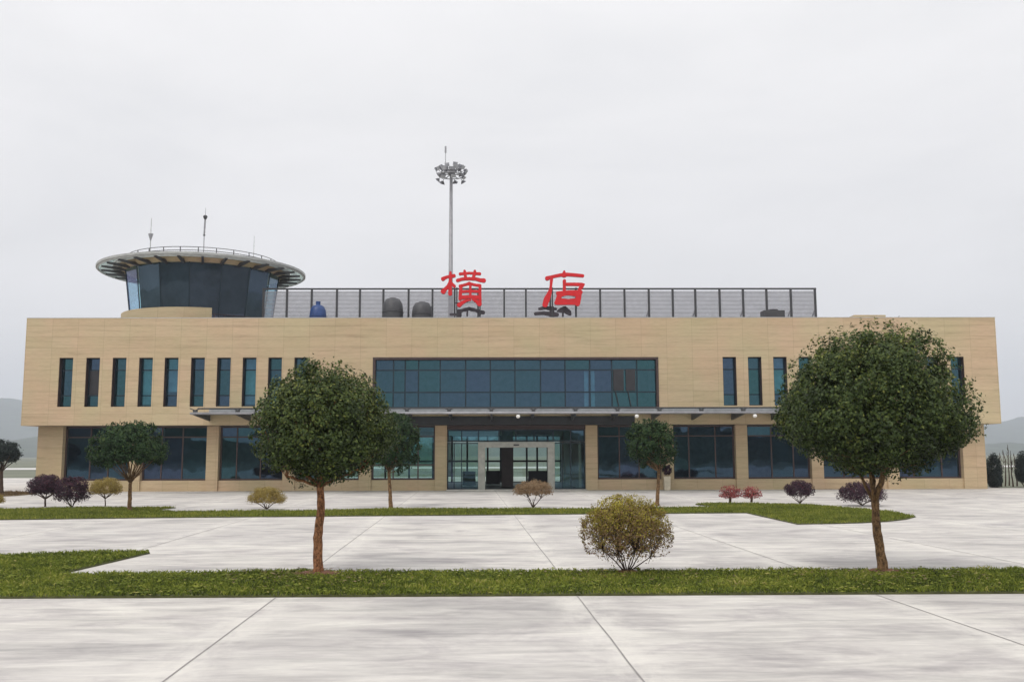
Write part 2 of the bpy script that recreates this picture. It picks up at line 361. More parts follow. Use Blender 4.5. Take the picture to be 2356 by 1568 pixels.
# ground floor
PC = [-20.77, -16.37, -12.02, -7.69, -3.37, 5.24, 9.59, 13.86, 18.2, 22.54]
PW = .34
GX0, GX1 = -26.29, 27.9
for x in PC:
    p = MB(); p.box(x - PW, x + PW, YL, YL + .7, 0, ZS - .003); p.build('pier', M['stone_low'], bld, bevel=.01)
for a, b, in ((GX0, -24.86), (26.6, GX1)):
    p = MB(); p.box(a, b, YL, YL + .7, 0, ZS - .003); p.build('pier', M['stone_low'], bld, bevel=.01)
edges = [-24.86] + PC + [26.6]
half = lambda i: PW if 0 < i < len(edges) - 1 else 0
def px2x(us): return [at(u, 1050, YL + .4).x for u in us]
bay_v = {0: [208, 250], 1: [372, 420], 2: [545, 600], 3: [735, 780], 4: [905, 962], 6: [1425, 1470], 7: [1585, 1646], 8: [1775, 1825], 9: [1940, 1990], 10: [2100, 2165]}
for i in range(len(edges) - 1):
    x0, x1 = edges[i] + half(i), edges[i + 1] - half(i + 1)
    if i == 5: continue
    s = MB(); s.box(x0, x1, YL + .12, YL + .6, 0, .60); s.box(x0, x1, YL + .06, YL + .12, .003, .08); s.build('sill_wall', M['stone_low'], bld)
    g = M['glass_lobby'] if i in (3, 4) else M['glass_dark']
    w = glazing('window', bld, x0 + .002, x1 - .002, .602, 3.682, YL + .36, px2x(bay_v[i]), [3.06] if i not in (3, 4) else [3.06, 1.45], g, .10, .075, M['frame_red'])
    if i in (1, 10, 0, 8):
        v = px2x(bay_v[i]); a, b = (v[0], x1) if i in (1, 8) else ((x0, v[0]) if i == 0 else (v[0], x1))
        c = MB(); c.box(a + .05, b - .08, YL + .62, YL + .64, .66, 3.6); c.build('blind', M['dark_int'], w)
# ground-floor shell and partitions
s = MB()
s.box(GX0, GX0 + .4, YL + .7, YE - .8, 0, 3.71 - .025); s.box(GX1 - .4, GX1, YL + .7, YE - .8, 0, 3.71 - .025)
wall_with_holes(s, GX0, GX1, 0, 3.685, YE - .8, YE - .4, [(-11.6, 4.4, .02, 3.4), (8, 26, .8, 3.3), (-25, -13, .8, 3.3)])
s.build('lower_wall', M['stone_low'], bld)
for q in ((-12.1, -11.95, YL + .7, YE - .8), (4.55, 4.70, YL + .7, YE - .8), (GX0 + .4, -12.1, YL + 6, YL + 6.15), (4.70, GX1 - .4, YL + 6, YL + 6.15)):
    r = MB(); r.box(*q, .061, 3.68); r.build('partition', M['interior'], bld)
r = MB(); r.box(GX0 + .4, GX1 - .4, YL + .7, YE - .8, .002, .06); r.build('lobby_floor', M['floor'], bld)
glazing('rear_window', bld, -11.58, 4.38, .03, 3.39, YE - .65, [-9.9, -8.2, -6.5, -4.8] + [at(u, 1050, YE - .65).x for u in (1040, 1075, 1122, 1152, 1212, 1236, 1260, 1300)], [at(1200, 1060, YE - .65).z], M['glass_lobby'], .08, .13, M['charcoal'])
a = at(1154, 1050, 60).x; b = at(1181, 1050, 60).x
r = MB(); r.box(a, b, 60, 60.7, .06, 3.68); r.build('lobby_column', M['frame_red'], bld)
# dark fascia over the entrance bays
r = MB(); r.box(-7.2, 7.6, YB - .035, YB - .003, ZS - .02, 4.16); r.build('fascia', M['charcoal'], bld)
r = MB(); r.box(-3.03, 4.9, YL + .05, YL + .6, 3.46, ZS - .005); r.build('lintel', M['frame_red'], bld)
# entrance glazing
EX0, EX1 = -3.03, 4.9
ev = px2x([1062, 1101, 1148, 1187, 1229, 1273, 1313])
eb = 2.76
ew = glazing('entrance_screen', bld, EX0 + .002, EX1 - .002, eb, 3.455, YL + .36, ev, [], M['glass'], .08, .07)
dl, dr = px2x([1102, 1274])
for x0, x1, vv in ((EX0, dl, px2x([1045, 1062])), (dr, EX1, px2x([1293, 1313]))):
    glazing('entrance_side_light', bld, x0 + .002, x1 - .002, .062, eb - .06, YL + .38, vv, [], M['glass_lobby'], .06, .05)
# stainless door portal, standing proud
pL, pR = at(1100, 1050, YL + .1).x, at(1276, 1050, YL + .1).x
d = MB(); d.box(pL, pL + .40, YL + .02, YL + .55, 0, 2.42); d.box(pR - .40, pR, YL + .02, YL + .55, 0, 2.42); d.box(pL, pR, YL - .0, YL + .57, 2.42, 2.74)
port = d.build('door_portal', M['steel'], bld, bevel=.012)
d = MB(); cx = (pL + pR) / 2; d.box(cx - .16, cx + .16, YL - .06, YL - .002, 2.53, 2.60); d.build('door_sensor', M['charcoal'], port)
r = MB(); r.box(EX0, EX1, YL - .5, YL + .7, .001, .055); r.build('doorstep', M['concrete'], bld, bevel=.01)

# canopy (a part of the building)
CX0, CX1, CY0 = -16.36, at(1912, 950, 51.2).x, 51.2
cn = MB(); cn.box(CX0, CX1, CY0 + .02, YB - .02, 4.27, 4.29)
can = cn.build('canopy', M['glass_can'], bld)
nb = 16
for i in range(nb):
    x = CX0 + .08 + (CX1 - CX0 - .16) * i / (nb - 1)
    b = MB()
    for (ya, yb, ha, hb) in ((CY0 + .05, YB - .04, .10, .34),):
        b.add([(x - .05, ya, 4.26 - ha), (x + .05, ya, 4.26 - ha), (x + .05, yb, 4.26 - hb), (x - .05, yb, 4.26 - hb), (x - .05, ya, 4.265), (x + .05, ya, 4.265), (x + .05, yb, 4.265), (x - .05, yb, 4.265)],
              [(0, 3, 2, 1), (4, 5, 6, 7), (0, 1, 5, 4), (1, 2, 6, 5), (2, 3, 7, 6), (3, 0, 4, 7)])
    b.box(x - .10, x + .10, CY0 + .3, CY0 + .5, 4.292, 4.42); b.bar((x, CY0 + .4, 4.40), (x - .28, CY0 + .35, 4.5), .05); b.bar((x, CY0 + .4, 4.40), (x + .28, CY0 + .35, 4.5), .05)
    b.build('canopy_beam', M['darkgrey'], can)
b = MB(); b.tube([(CX0 - .05, CY0 - .03, 4.22), (CX1 + .05, CY0 - .03, 4.22)], .065, 10); b.build('canopy_edge_tube', M['mast'], can, smooth=True)
b = MB(); b.tube([(CX0 + .05, CY0 + .9, 4.52), (CX1 - .05, CY0 + .9, 4.52)], .04, 8); b.build('canopy_rail', M['darkgrey'], can, smooth=True)
b = MB(); b.box(CX0 + .1, CX1 - .1, YB - .24, YB - .015, 4.30, 4.60); b.build('canopy_gutter', M['mast'], can, bevel=.015)

# globe lamps under the canopy
for u, w in ((1192, 'over the entrance doors'), (1465, 'above the small tree right of the entrance'), (1737, 'nearest the big tree on the right')):
    p = at(u, 958, CY0 - .02)
    l = empty('globe_lamp', (p.x, p.y, 4.16), label='white globe lamp on the canopy edge ' + w, cat='lamp', group='globe lamps under the canopy edge')
    b = MB(); b.lathe((p.x, p.y), [(.0, 3.93), (.06, 3.945), (.10, 3.99), (.115, 4.04), (.10, 4.09), (.05, 4.125)], 16); b.build('globe', M['white'], l, smooth=True)
    b = MB(); b.tube([(p.x, p.y, 4.12), (p.x, p.y, 4.17)], .05, 10); b.build('cap', M['darkgrey'], l)

# seats in the lobby
for k, (u0, u1, Y, wh) in enumerate(((1064, 1094, 60.5, 'left of the doorway'), (1215, 1262, 61.5, 'behind the clipped bush, seen through the doorway'), (1118, 1150, 62.5, 'left of the lobby column'))):
    x0, x1 = at(u0, 1080, Y).x, at(u1, 1080, Y).x
    e = empty('lobby_seat', ((x0 + x1) / 2, Y, .06), label='dark upholstered seat inside the lobby ' + wh, cat='seat', group='seats in the lobby')
    b = MB(); b.box(x0, x1, Y, Y + .7, .12, .50); b.build('seat', M['seat'], e, bevel=.04)
    b = MB(); b.box(x0, x1, Y - .15, Y, .30, 1.0); b.build('backrest', M['seat'], e, bevel=.04)
    b = MB(); [b.box(x, x + .05, y, y + .05, .06, .12) for x in (x0 + .05, x1 - .1) for y in (Y + .05, Y + .6)]; b.build('leg', M['steel'], e)

p = at(1536, 1118, 54.7)
pl = empty('planter', (p.x, 54.9, 0), label='pale square planter with a reddish plant in front of the pier right of the entrance', cat='planter')
b = MB(); w_ = .19
b.add([(p.x - w_ * .85, 54.7 + .03, 0), (p.x + w_ * .85, 54.73, 0), (p.x + w_ * .85, 55.05, 0), (p.x - w_ * .85, 55.05, 0), (p.x - w_, 54.7, .78), (p.x + w_, 54.7, .78), (p.x + w_, 55.08, .78), (p.x - w_, 55.08, .78)], [(0, 3, 2, 1), (4, 5, 6, 7), (0, 1, 5, 4), (1, 2, 6, 5), (2, 3, 7, 6), (3, 0, 4, 7)])
b.build('pot', M['planter'], pl, bevel=.015)
PLANTER = (pl, p.x)

# ================================================================== CONTROL TOWER CAB
TX, TY = -18.86, 60.5
tw = empty('control_tower', (TX, TY, 9.3), label='round glass control tower cab with flared disc roof rising above the terminal', cat='control tower')
zb = 9.9; zt = at(462, 603, TY - 4.45).z; zroof = at(462, 569, TY - 6.2).z
NF = 16; A0 = math.pi / NF
def rpt(a, rr, z): return Vector((TX + rr * math.sin(a), TY - rr * math.cos(a), z))
rb, rt = 4.24, 4.68
s = MB(); s.lathe((TX, TY), [(4.37, 9.3), (4.37, zb), (0, zb)], 48); s.build('base_drum', M['frame_red'], tw)
# stone podium: a curved wall that stops short at its right end
aR = math.asin((at(488, 715, 56.2).x - TX) / 4.75)
s = MB(); zp = at(440, 706, 55.8).z
s.lathe((TX, TY), [(4.55, 9.3), (4.78, 9.3), (4.78, zp), (4.55, zp), (4.55, 9.3)], 40, -1.75, aR); s.build('podium', M['stone'], tw)
s = MB(); s.lathe((TX, TY), [(4.80, 9.3), (5.0, 9.3), (5.0, 10.12), (4.80, 10.12), (4.80, 9.3)], 16, -1.7, -.95); s.build('podium_step', M['stone'], tw)
# glass facets with slim mullions
f = MB(); g = MB()
angs = [2 * math.pi * i / NF - .66 for i in range(NF)]
for i, a in enumerate(angs):
    a2 = a + 2 * math.pi / NF
    g.add([rpt(a, rb, zb), rpt(a2, rb, zb), rpt(a2, rt, zt), rpt(a, rt, zt)], [(0, 1, 2, 3)])
    f.bar(rpt(a, rb + .01, zb), rpt(a, rt + .01, zt), .05)
gl = g.build('glazing', M['glass_cab'], tw, tone=lambda i: rng.random())
f.lathe((TX, TY), [(rb + .0, zb), (rb + .06, zb), (rb + .07, zb + .08), (rb + .01, zb + .08), (rb, zb)], 48)
f.build('glazing_frame', M['frame'], gl)
# lowered blinds behind the middle facets and the dark console
bl = MB()
for i, a in enumerate(angs):
    a2 = a + 2 * math.pi / NF; mid = (a + a2) / 2
    mid = (mid + math.pi) % (2 * math.pi) - math.pi
    if -.64 < mid < 1.25:
        bl.add([rpt(a, rb - .10, zb + .02), rpt(a2, rb - .10, zb + .02), rpt(a2, rt - .10, zt - .02), rpt(a, rt - .10, zt - .02)], [(0, 1, 2, 3)])
bl.build('blind', M['dark_int'], gl)
s = MB(); s.lathe((TX, TY), [(1.0, zb), (1.0, zt)], 24); s.build('cab_core', M['interior'], tw)
# roof: ring beam over the glass, deck, outer annulus carried on radial brackets
s = MB(); s.lathe((TX, TY), [(0, zt + .0), (4.76, zt + .0), (5.05, zt + .16), (5.05, zt + .42), (4.9, zroof - .28), (0, zroof - .28)], 64); s.build('soffit_ring', M['stone_low'], tw)
s = MB(); s.lathe((TX, TY), [(0, zroof - .2), (4.9, zroof - .22), (5.35, zroof - .20), (5.38, zroof - .06), (4.9, zroof + .03), (0, zroof + .12)], 72)
s.build('roof_disc', M['lightgrey'], tw, smooth=True)
s = MB(); s.lathe((TX, TY), [(5.39, zroof - .13), (6.24, zroof - .30)], 72); s.build('rim_glass', M['glass_rim'], tw, smooth=True)
s = MB(); s.lathe((TX, TY), [(6.25, zroof - .40), (6.34, zroof - .38), (6.34, zroof - .24), (6.25, zroof - .26), (6.25, zroof - .40)], 72); s.build('rim_edge', M['grey'], tw, smooth=False)
NBK = 28
for i in range(NBK):
    a = 2 * math.pi * i / NBK + .06
    b = MB(); b.bar(rpt(a, 4.7, zroof - .52), rpt(a, 6.05, zroof - .44), .15, .22, w2=.12, h2=.10); b.build('bracket', M['darkgrey'], tw)
b = MB()
for rr, zz in ((5.35, zroof - .30), (6.22, zroof - .42)):
    b.tube([rpt(2 * math.pi * j / 72, rr, zz) for j in range(73)], .04, 6, cap=False)
b.build('rim_tube', M['lightgrey'], tw, smooth=True)
rl = MB(); RR = 4.6
for hh in (.22, .42): rl.tube([rpt(2 * math.pi * j / 72, RR, zroof - .02 + hh) for j in range(73)], .022, 5, cap=False)
for j in range(28): a = 2 * math.pi * j / 28; rl.bar(rpt(a, RR, zroof - .1), rpt(a, RR, zroof + .40), .045)
rl.build('roof_railing', M['darkgrey'], tw)
rl = MB()
for hh in (.25, .5): rl.tube([rpt(a, 4.9, 9.75 + hh) for a in [aR + (1.25 - aR) * j / 20 for j in range(21)]], .02, 5, cap=False)
for j in range(8): a = aR + .03 + (1.22 - aR) * j / 7; rl.bar(rpt(a, 4.9, 9.3), rpt(a, 4.9, 10.26), .035)
rl.build('gallery_railing', M['frame_red'], tw)
# antennas
p0 = at(346, 562, TY - 3)
e = empty('rod_antenna', (p0.x, p0.y, zroof), label='rod antenna with small cone near its foot, leftmost on the tower roof', cat='antenna', group='antennas on the tower roof')
b = MB(); zc = at(346, 502, p0.y).z; b.tube([(p0.x, p0.y, zroof), (p0.x, p0.y, zc)], [.035, .018], 6); b.build('rod', M['grey'], e)
b = MB(); z1 = at(346, 538, p0.y).z; z2 = at(346, 555, p0.y).z; b.lathe((p0.x, p0.y), [(.02, z2), (.16, z1), (.02, z1 + .03)], 8); b.build('cone', M['mast'], e)
p0 = at(469, 562, TY - 2)
e = empty('beacon_antenna', (p0.x, p0.y, zroof), label='tallest antenna on the tower roof, with a dark cap at its top', cat='antenna', group='antennas on the tower roof')
zc = at(469, 500, p0.y).z
b = MB(); b.tube([(p0.x, p0.y, zroof), (p0.x, p0.y, at(469, 541, p0.y).z)], .03, 6); b.tube([(p0.x, p0.y, at(469, 541, p0.y).z), (p0.x + .03, p0.y, zc)], .055, 8); b.tube([(p0.x + .03, p0.y, zc), (p0.x + .03, p0.y, zc + .6)], [.02, .012], 5); b.build('rod', M['mast'], e)
b = MB(); b.lathe((p0.x + .03, p0.y), [(.05, zc - .15), (.14, zc + .04), (.10, zc + .12), (0, zc + .14)], 10); z1 = at(469, 541, p0.y).z; b.lathe((p0.x, p0.y), [(.0, z1 - .08), (.09, z1), (0, z1 + .08)], 8); b.build('cap', M['darkgrey'], e)
p0 = at(584, 575, TY - 2)
e = MB(); e.tube([(p0.x, p0.y, zroof), (p0.x, p0.y, at(584, 542, p0.y).z)], [.022, .012], 6)
e.build('whip_antenna', M['grey'], label='short thin whip antenna at the right of the tower roof', cat='antenna', group='antennas on the tower roof')

# ================================================================== ROOF: louvre screen, signs, tanks
YS = 57.5
sx0, sx1 = at(600, 700, YS).x, at(1876, 700, YS).x
sz1 = at(1200, 666, YS).z
sc = empty('louvre_screen', ((sx0 + sx1) / 2, YS, 9.3), label='long grey louvred rooftop screen on dark posts behind the red signs', cat='screen')
ups = [606, 660, 717, 775, 828, 882, 940, 995, 1046, 1100, 1160, 1210, 1266, 1325, 1381, 1437, 1493, 1548, 1600, 1656, 1710, 1764, 1820, 1876]
pxs = [at(u, 700, YS).x for u in ups]
for k, x in enumerate(pxs):
    b = MB(); b.box(x - .06, x + .06, YS - .06, YS + .06, 9.3, sz1)
    b.build('post', M['post'], sc)
    if k > 14 and k % 2 == 0 or k in (23, 21, 22):
        b = MB(); b.bar((x - .02, YS + .08, 10.7), (x - .02 - .30, YS + 1.2, 9.3), .06); b.build('brace', M['post'], sc)
b = MB(); b.box(pxs[0] - .07, pxs[-1] + .07, YS - .065, YS + .065, sz1 + .001, sz1 + .09); b.build('top_rail', M['post'], sc)
for a, b_ in zip(pxs, pxs[1:]):
    b = MB(); n = 30
    for j in range(n):
        z = 9.42 + (sz1 - 9.5) * j / n
        b.add([(a + .07, YS - .03, z), (b_ - .07, YS - .03, z), (b_ - .07, YS + .03, z + .064), (a + .07, YS + .03, z + .064), (a + .07, YS - .024, z - .004), (b_ - .07, YS - .024, z - .004), (b_ - .07, YS + .036, z + .060), (a + .07, YS + .036, z + .060)],
              [(0, 1, 2, 3), (7, 6, 5, 4), (0, 4, 5, 1), (3, 2, 6, 7), (0, 3, 7, 4), (1, 5, 6, 2)])
    b.build('louvre_panel', M['louvre'], sc)
# equipment on the roof
def roof_unit(name, u0, u1, v, Y, mat, label, cat, dome=True, cap=False):
    x0, x1 = at(u0, v, Y).x, at(u1, v, Y).x; zt_ = at(u0, v, Y).z; r_ = (x1 - x0) / 2; cx_ = (x0 + x1) / 2
    e = empty(name, (cx_, Y, 9.3), label=label, cat=cat)
    if dome:
        b = MB(); h = zt_ - 9.3
        b.lathe((cx_, Y), [(r_, 9.3), (r_, 9.3 + h * .62), (r_ * .93, 9.3 + h * .8), (r_ * .7, 9.3 + h * .94), (r_ * .3, zt_), (0, zt_)], 32); b.build('shell', mat, e, smooth=True)
        b = MB()
        for q in (.15, .35, .55): b.lathe((cx_, Y), [(r_ + .0, 9.3 + h * q), (r_ + .03, 9.3 + h * q + .02), (r_ + .0, 9.3 + h * q + .04)], 32)
        b.build('rib', mat, e)
        if cap: b = MB(); b.tube([(cx_, Y, zt_ - .02), (cx_, Y, zt_ + .2)], .14, 12); b.build('lid', mat, e)
    else:
        b = MB(); b.box(x0, x1, Y, Y + .8, 9.42, zt_); b.build('casing', mat, e, bevel=.03)
        b = MB(); b.lathe(((x0 + x1) / 2, Y + .4), [(.32, zt_ + .001), (.34, zt_ + .06), (0, zt_ + .06)], 20); b.build('fan_guard', M['charcoal'], e)
        b = MB(); [b.box(x, x + .08, Y + .1, Y + .7, 9.3, 9.42) for x in (x0 + .1, x1 - .18)]; b.build('foot', M['post'], e)
roof_unit('water_tank', 713, 751, 701, 56.9, M['blue'], 'blue plastic water tank with lid behind the roof parapet', 'tank', cap=True)
roof_unit('rooftop_tank', 880, 928, 685, 56.6, M['darkgrey'], 'larger dark domed tank behind the roof screen, taller of the pair', 'tank')
roof_unit('rooftop_tank', 948, 995, 694, 56.6, M['darkgrey'], 'lower dark domed tank behind the roof screen, beside the first red sign', 'tank')
roof_unit('air_conditioner', 1757, 1806, 713, 57.0 - .9, M['darkgrey'], 'low dark air conditioning unit on the roof in front of the screen', 'air conditioner', dome=False)

# signs: strokes traced in the plane of the sign (u, v of the photo), extruded
YSG = 54.9
def z8(px, py): return (1700 + px * .33956) / 1.73854, (1040 + py * .33956) / 1.73854
def stroke(mb, pts, w, k, depth=.16, fat=None, Y=YSG):
    P = [at(*z8(*p), Y) for p in pts]
    wm = [w * .33956 / 1.73854 * Y / FPX / 2 * 1.14] * len(P) if not isinstance(w, (list, tuple)) else [q * .33956 / 1.73854 * Y / FPX / 2 * 1.14 for q in w]
    yf = Y - .004 * k; yb = yf + depth
    L = []; Rr = []
    for i, p in enumerate(P):
        d = (P[min(i + 1, len(P) - 1)] - P[max(i - 1, 0)]); d = Vector((d.x, d.z)).normalized(); n = Vector((-d.y, d.x))
        L.append((p.x + n.x * wm[i], p.z + n.y * wm[i])); Rr.append((p.x - n.x * wm[i], p.z - n.y * wm[i]))
    # rounded ends
    def cap(p, d, w_):
        n = Vector((-d.y, d.x)); return [(p.x + d.x * w_ * math.sin(t) * .8 + n.x * w_ * math.cos(t), p.z + d.y * w_ * math.sin(t) * .8 + n.y * w_ * math.cos(t)) for t in (math.pi * .25, math.pi * .5, math.pi * .75)]
    d1 = P[-1] - P[-2]; d1 = Vector((d1.x, d1.z)).normalized(); d0 = P[0] - P[1]; d0 = Vector((d0.x, d0.z)).normalized()
    loop = L + cap(P[-1], d1, wm[-1]) + Rr[::-1] + cap(P[0], d0, wm[0])
    n = len(loop)
    # faces as quads strip + end fans
    vs = [(x, yf, z) for x, z in loop] + [(x, yb, z) for x, z in loop]
    m_ = len(P); R0 = m_ + 3
    front = []
    for i in range(m_ - 1): front.append((i, i + 1, R0 + (m_ - 2 - i), R0 + (m_ - 1 - i)))
    front.append((m_ - 1, m_, m_ + 1, m_ + 2, R0)); front.append((R0 + m_ - 1, R0 + m_, R0 + m_ + 1, R0 + m_ + 2, 0))
    mb.add(vs, front, 0); k0 = len(mb.v) - 2 * n
    mb.f += [tuple(i + n + k0 for i in reversed(f)) for f in front]; mb.m += [1] * len(front)
    mb.f += [(k0 + i, k0 + (i + 1) % n, k0 + n + (i + 1) % n, k0 + n + i) for i in range(n)]; mb.m += [1] * n

def build_sign(name, label, strokes, dark, posts):
    xs = [p[0] for s_ in strokes for p in s_[0]]; c = at(*z8((min(xs) + max(xs)) / 2, 660), YSG)
    e = empty(name, (c.x, YSG, 9.6), label=label, cat='sign', group='red characters on the roof')
    b = MB()
    for k, (pts, w) in enumerate(strokes): stroke(b, pts, w, k)
    b.build('character', [M['red'], M['reddark']], e)
    b = MB()
    for k, (pts, w) in enumerate(dark): stroke(b, pts, w, k, .10, Y=YSG + .3)
    b.build('support_frame', [M['rust'], M['rust']], e)
    for px_ in posts:
        q = at(*z8(px_, 400), YSG + .24)
        b = MB(); b.box(q.x - .035, q.x + .035, YSG + .24, YSG + .31, 9.3, q.z + .4)
        b.bar((q.x, YSG + .31, 10.9), (q.x, YSG + 1.3, 9.32), .05)
        b.build('post', M['post'], e)
heng = [([(208, 222), (232, 208), (262, 196), (345, 182)], [44, 34, 30, 38]), ([(300, 140), (300, 220), (296, 300), (296, 400)], [24, 34, 34, 44]),
        ([(296, 255), (272, 305), (236, 345), (212, 372)], [30, 34, 40, 56]), ([(306, 262), (330, 290), (348, 308)], [26, 30, 34]),
        ([(410, 162), (520, 152), (648, 160)], [30, 26, 32]), ([(466, 124), (470, 165), (482, 215)], [26, 34, 30]), ([(588, 124), (582, 165), (566, 215)], [26, 34, 30]),
        ([(380, 240), (440, 222), (520, 218), (600, 222), (650, 236), (698, 240)], [36, 34, 34, 36, 40, 46]),
        ([(412, 308), (450, 296), (500, 282), (522, 274), (545, 282), (600, 294), (650, 300)], [36, 28, 30, 40, 30, 28, 34]),
        ([(424, 305), (418, 380), (414, 460)], [34, 34, 36]), ([(648, 300), (648, 400), (650, 500)], [30, 30, 30]), ([(534, 285), (534, 372), (534, 445)], [26, 26, 26]),
        ([(430, 372), (534, 366), (640, 370)], [30, 28, 30]), ([(425, 440), (534, 432), (645, 440)], [42, 36, 42]),
        ([(400, 532), (440, 500), (490, 476), (540, 468)], [48, 40, 28, 16]), ([(560, 462), (600, 480), (645, 520)], [20, 34, 50])]
heng_d = [([(395, 604), (450, 588), (520, 572), (600, 592), (690, 618)], [44, 34, 40, 36, 40]), ([(400, 600), (402, 650)], [50, 56]), ([(500, 590), (496, 655)], 18), ([(645, 610), (645, 655)], [44, 20]),
          ([(345, 505), (500, 497), (600, 497)], 8), ([(300, 640), (420, 640)], 26)]
dian = [([(1640, 128), (1640, 150), (1640, 178)], [20, 38, 60]), ([(1436, 215), (1480, 200), (1540, 186), (1600, 174), (1680, 168), (1780, 176), (1862, 184)], [48, 34, 34, 36, 38, 36, 34]),
        ([(1492, 210), (1486, 280), (1478, 350)], [34, 28, 28]), ([(1480, 345), (1462, 400), (1435, 460), (1412, 530)], [34, 50, 66, 56]),
        ([(1642, 240), (1642, 310), (1640, 385)], [36, 32, 34]), ([(1650, 284), (1750, 284), (1850, 286)], [34, 36, 36]), ([(1870, 284), (1840, 318), (1815, 350)], [26, 44, 30]),
        ([(1560, 390), (1700, 376), (1840, 376)], [40, 40, 40]), ([(1590, 392), (1575, 450), (1560, 500)], [56, 56, 60]), ([(1545, 500), (1680, 500), (1810, 500)], [50, 48, 50]),
        ([(1822, 380), (1806, 440), (1796, 520)], [46, 62, 50]), ([(1610, 412), (1680, 402), (1780, 412)], [30, 22, 30]), ([(1615, 468), (1690, 472), (1770, 466)], [30, 22, 30])]
dian_d = [([(1345, 572), (1420, 560), (1480, 568), (1545, 575)], [28, 34, 40, 26]), ([(1295, 630), (1400, 622), (1500, 640), (1560, 640)], [30, 40, 50, 44]), ([(1560, 600), (1600, 590), (1640, 575), (1700, 620), (1712, 640)], [20, 50, 70, 56, 30]),
          ([(1500, 560), (1505, 660)], 40), ([(1625, 600), (1625, 660)], 20)]
build_sign('roof_sign', 'red three-dimensional Chinese character 横 on the roof in front of the light mast', heng, heng_d, (375, 648))
build_sign('roof_sign', 'red three-dimensional Chinese character 店 on the roof, right of the mast', dian, dian_d, (1500, 1780))

# ================================================================== FLOODLIGHT MAST (behind the building)
YM = 92.0
mp_ = at(1037, 620, YM); mtop = at(1040, 398, YM)
ms = empty('floodlight_mast', (mp_.x, YM, 0), label='tall grey floodlight mast rising behind the terminal roof', cat='mast')
b = MB(); b.tube([(mp_.x, YM, 0), (mp_.x, YM, mtop.z * .5), (mp_.x, YM, mtop.z)], [.32, .24, .15], 16); b.build('pole', M['mast'], ms, smooth=True)
b = MB(); cxm, czm = mp_.x, mtop.z
for rr, zz in ((.95, czm + .1), (1.25, czm - .25)): b.tube([(cxm + rr * math.cos(2 * math.pi * j / 24), YM + rr * math.sin(2 * math.pi * j / 24), zz) for j in range(25)], .05, 6, cap=False)
for j in range(6): a = math.pi * j / 3; b.bar((cxm, YM, czm - .1), (cxm + 1.25 * math.cos(a), YM + 1.25 * math.sin(a), czm - .25), .07)
b.box(cxm - .35, cxm + .35, YM - .35, YM + .35, czm - .05, czm + .25); b.build('lamp_ring', M['mast'], ms)
for (n, rr, zz, tilt, sc_) in ((11, 1.45, .22, .55, .72), (9, 1.05, .62, .35, .68), (6, .5, .42, .3, .62), (7, 1.30, -.66, .9, .70)):
    for j in range(n):
        a = 2 * math.pi * (j + .3 + rng.uniform(-.18, .18)) / n + zz
        jz = rng.uniform(-.12, .12)
        c = Vector((cxm + rr * math.cos(a), YM + rr * math.sin(a), czm + zz + jz)); out = Vector((math.cos(a), math.sin(a), 0)); tan = Vector((-math.sin(a), math.cos(a), 0))
        dn = (out * math.cos(tilt) - Vector((0, 0, 1)) * math.sin(tilt)).normalized(); up = tan.cross(dn)
        b = MB(); vs = []
        for q, (w_, h_) in ((-.22, (.12, .10)), (.10, (.34, .26)), (.16, (.34, .26))):
            vs += [c + dn * q * sc_ + tan * w_ * i * sc_ + up * h_ * k_ * sc_ for i, k_ in ((-1, -1), (1, -1), (1, 1), (-1, 1))]
        b.add(vs, [(0, 1, 2, 3), (0, 4, 5, 1), (1, 5, 6, 2), (2, 6, 7, 3), (3, 7, 4, 0), (4, 8, 9, 5), (5, 9, 10, 6), (6, 10, 11, 7), (7, 11, 8, 4)]); b.add(vs[8:], [(0, 1, 2, 3)], 1)
        b.bar(c - dn * .1, Vector((cxm + 1.0 * math.cos(a), YM + 1.0 * math.sin(a), czm + (zz if zz < 0 else 0) * .5)), .04)
        b.build('floodlight', [M['lamp'], M['lens']], ms)
r0 = at(1025, 380, YM); r1 = at(1025, 339, YM)
b = MB(); b.tube([(r0.x, YM, czm), (r0.x, YM, r1.z)], [.04, .025], 6); b.tube([(r0.x, YM, r1.z - .55), (r0.x, YM, r1.z + .1)], .09, 8); b.build('lightning_rod', M['mast'], ms)

# ================================================================== GROUND
def sheet(name, poly, z, mat, **kw):
    b = MB(); b.add([(x, y, z) for x, y in poly], [tuple(range(len(poly)))]); return b.build(name, mat, **kw)
sheet('ground', [(-4100, -290), (4500, -290), (4500, 4100), (-4100, 4100)], -.02, M['field'], kind='structure')
sheet('pavement', [(-90, -30), (90, -30), (90, 56.6), (29.5, 56.6), (29.5, 90), (-90, 90)], 0, M['concrete'], kind='structure')
sheet('runway', [(-900, 146), (900, 146), (900, 166), (-900, 166)], .0, M['runway'], kind='structure')
b = MB()
vp = Vector(((1075 - 1150) / FPX, 1)).normalized()
pA = gr(640, 1370); sp = gr(1327, 1370).x - pA.x
for k in range(-6, 9):
    x = pA.x + k * sp; d = Vector((vp.x / vp.y, 1))
    for (ya, yb) in ((4.0, 90.0),) :
        w = .009
        n = 44
        for q in range(n):
            y0 = ya + (yb - ya) * (q / n) ** 1.6; y1 = ya + (yb - ya) * ((q + 1) / n) ** 1.6
            jx = lambda y: .004 * math.sin(y * 2.3 + k) + .003 * math.sin(y * 7.1)
            xa = x + (y0 - pA.y) * d.x; xb = x + (y1 - pA.y) * d.x
            b.add([(xa - w + jx(y0), y0, .004), (xa + w + jx(y0), y0, .004), (xb + w + jx(y1), y1, .004), (xb - w + jx(y1), y1, .004)], [(0, 1, 2, 3)])
for y in (21.9, 27.6, 45.5, 50.2): b.add([(-90, y, .004), (90, y, .004), (90, y + .012, .004), (-90, y + .012, .004)], [(0, 1, 2, 3)])
b.build('pavement_joints', M['joint'], kind='structure')

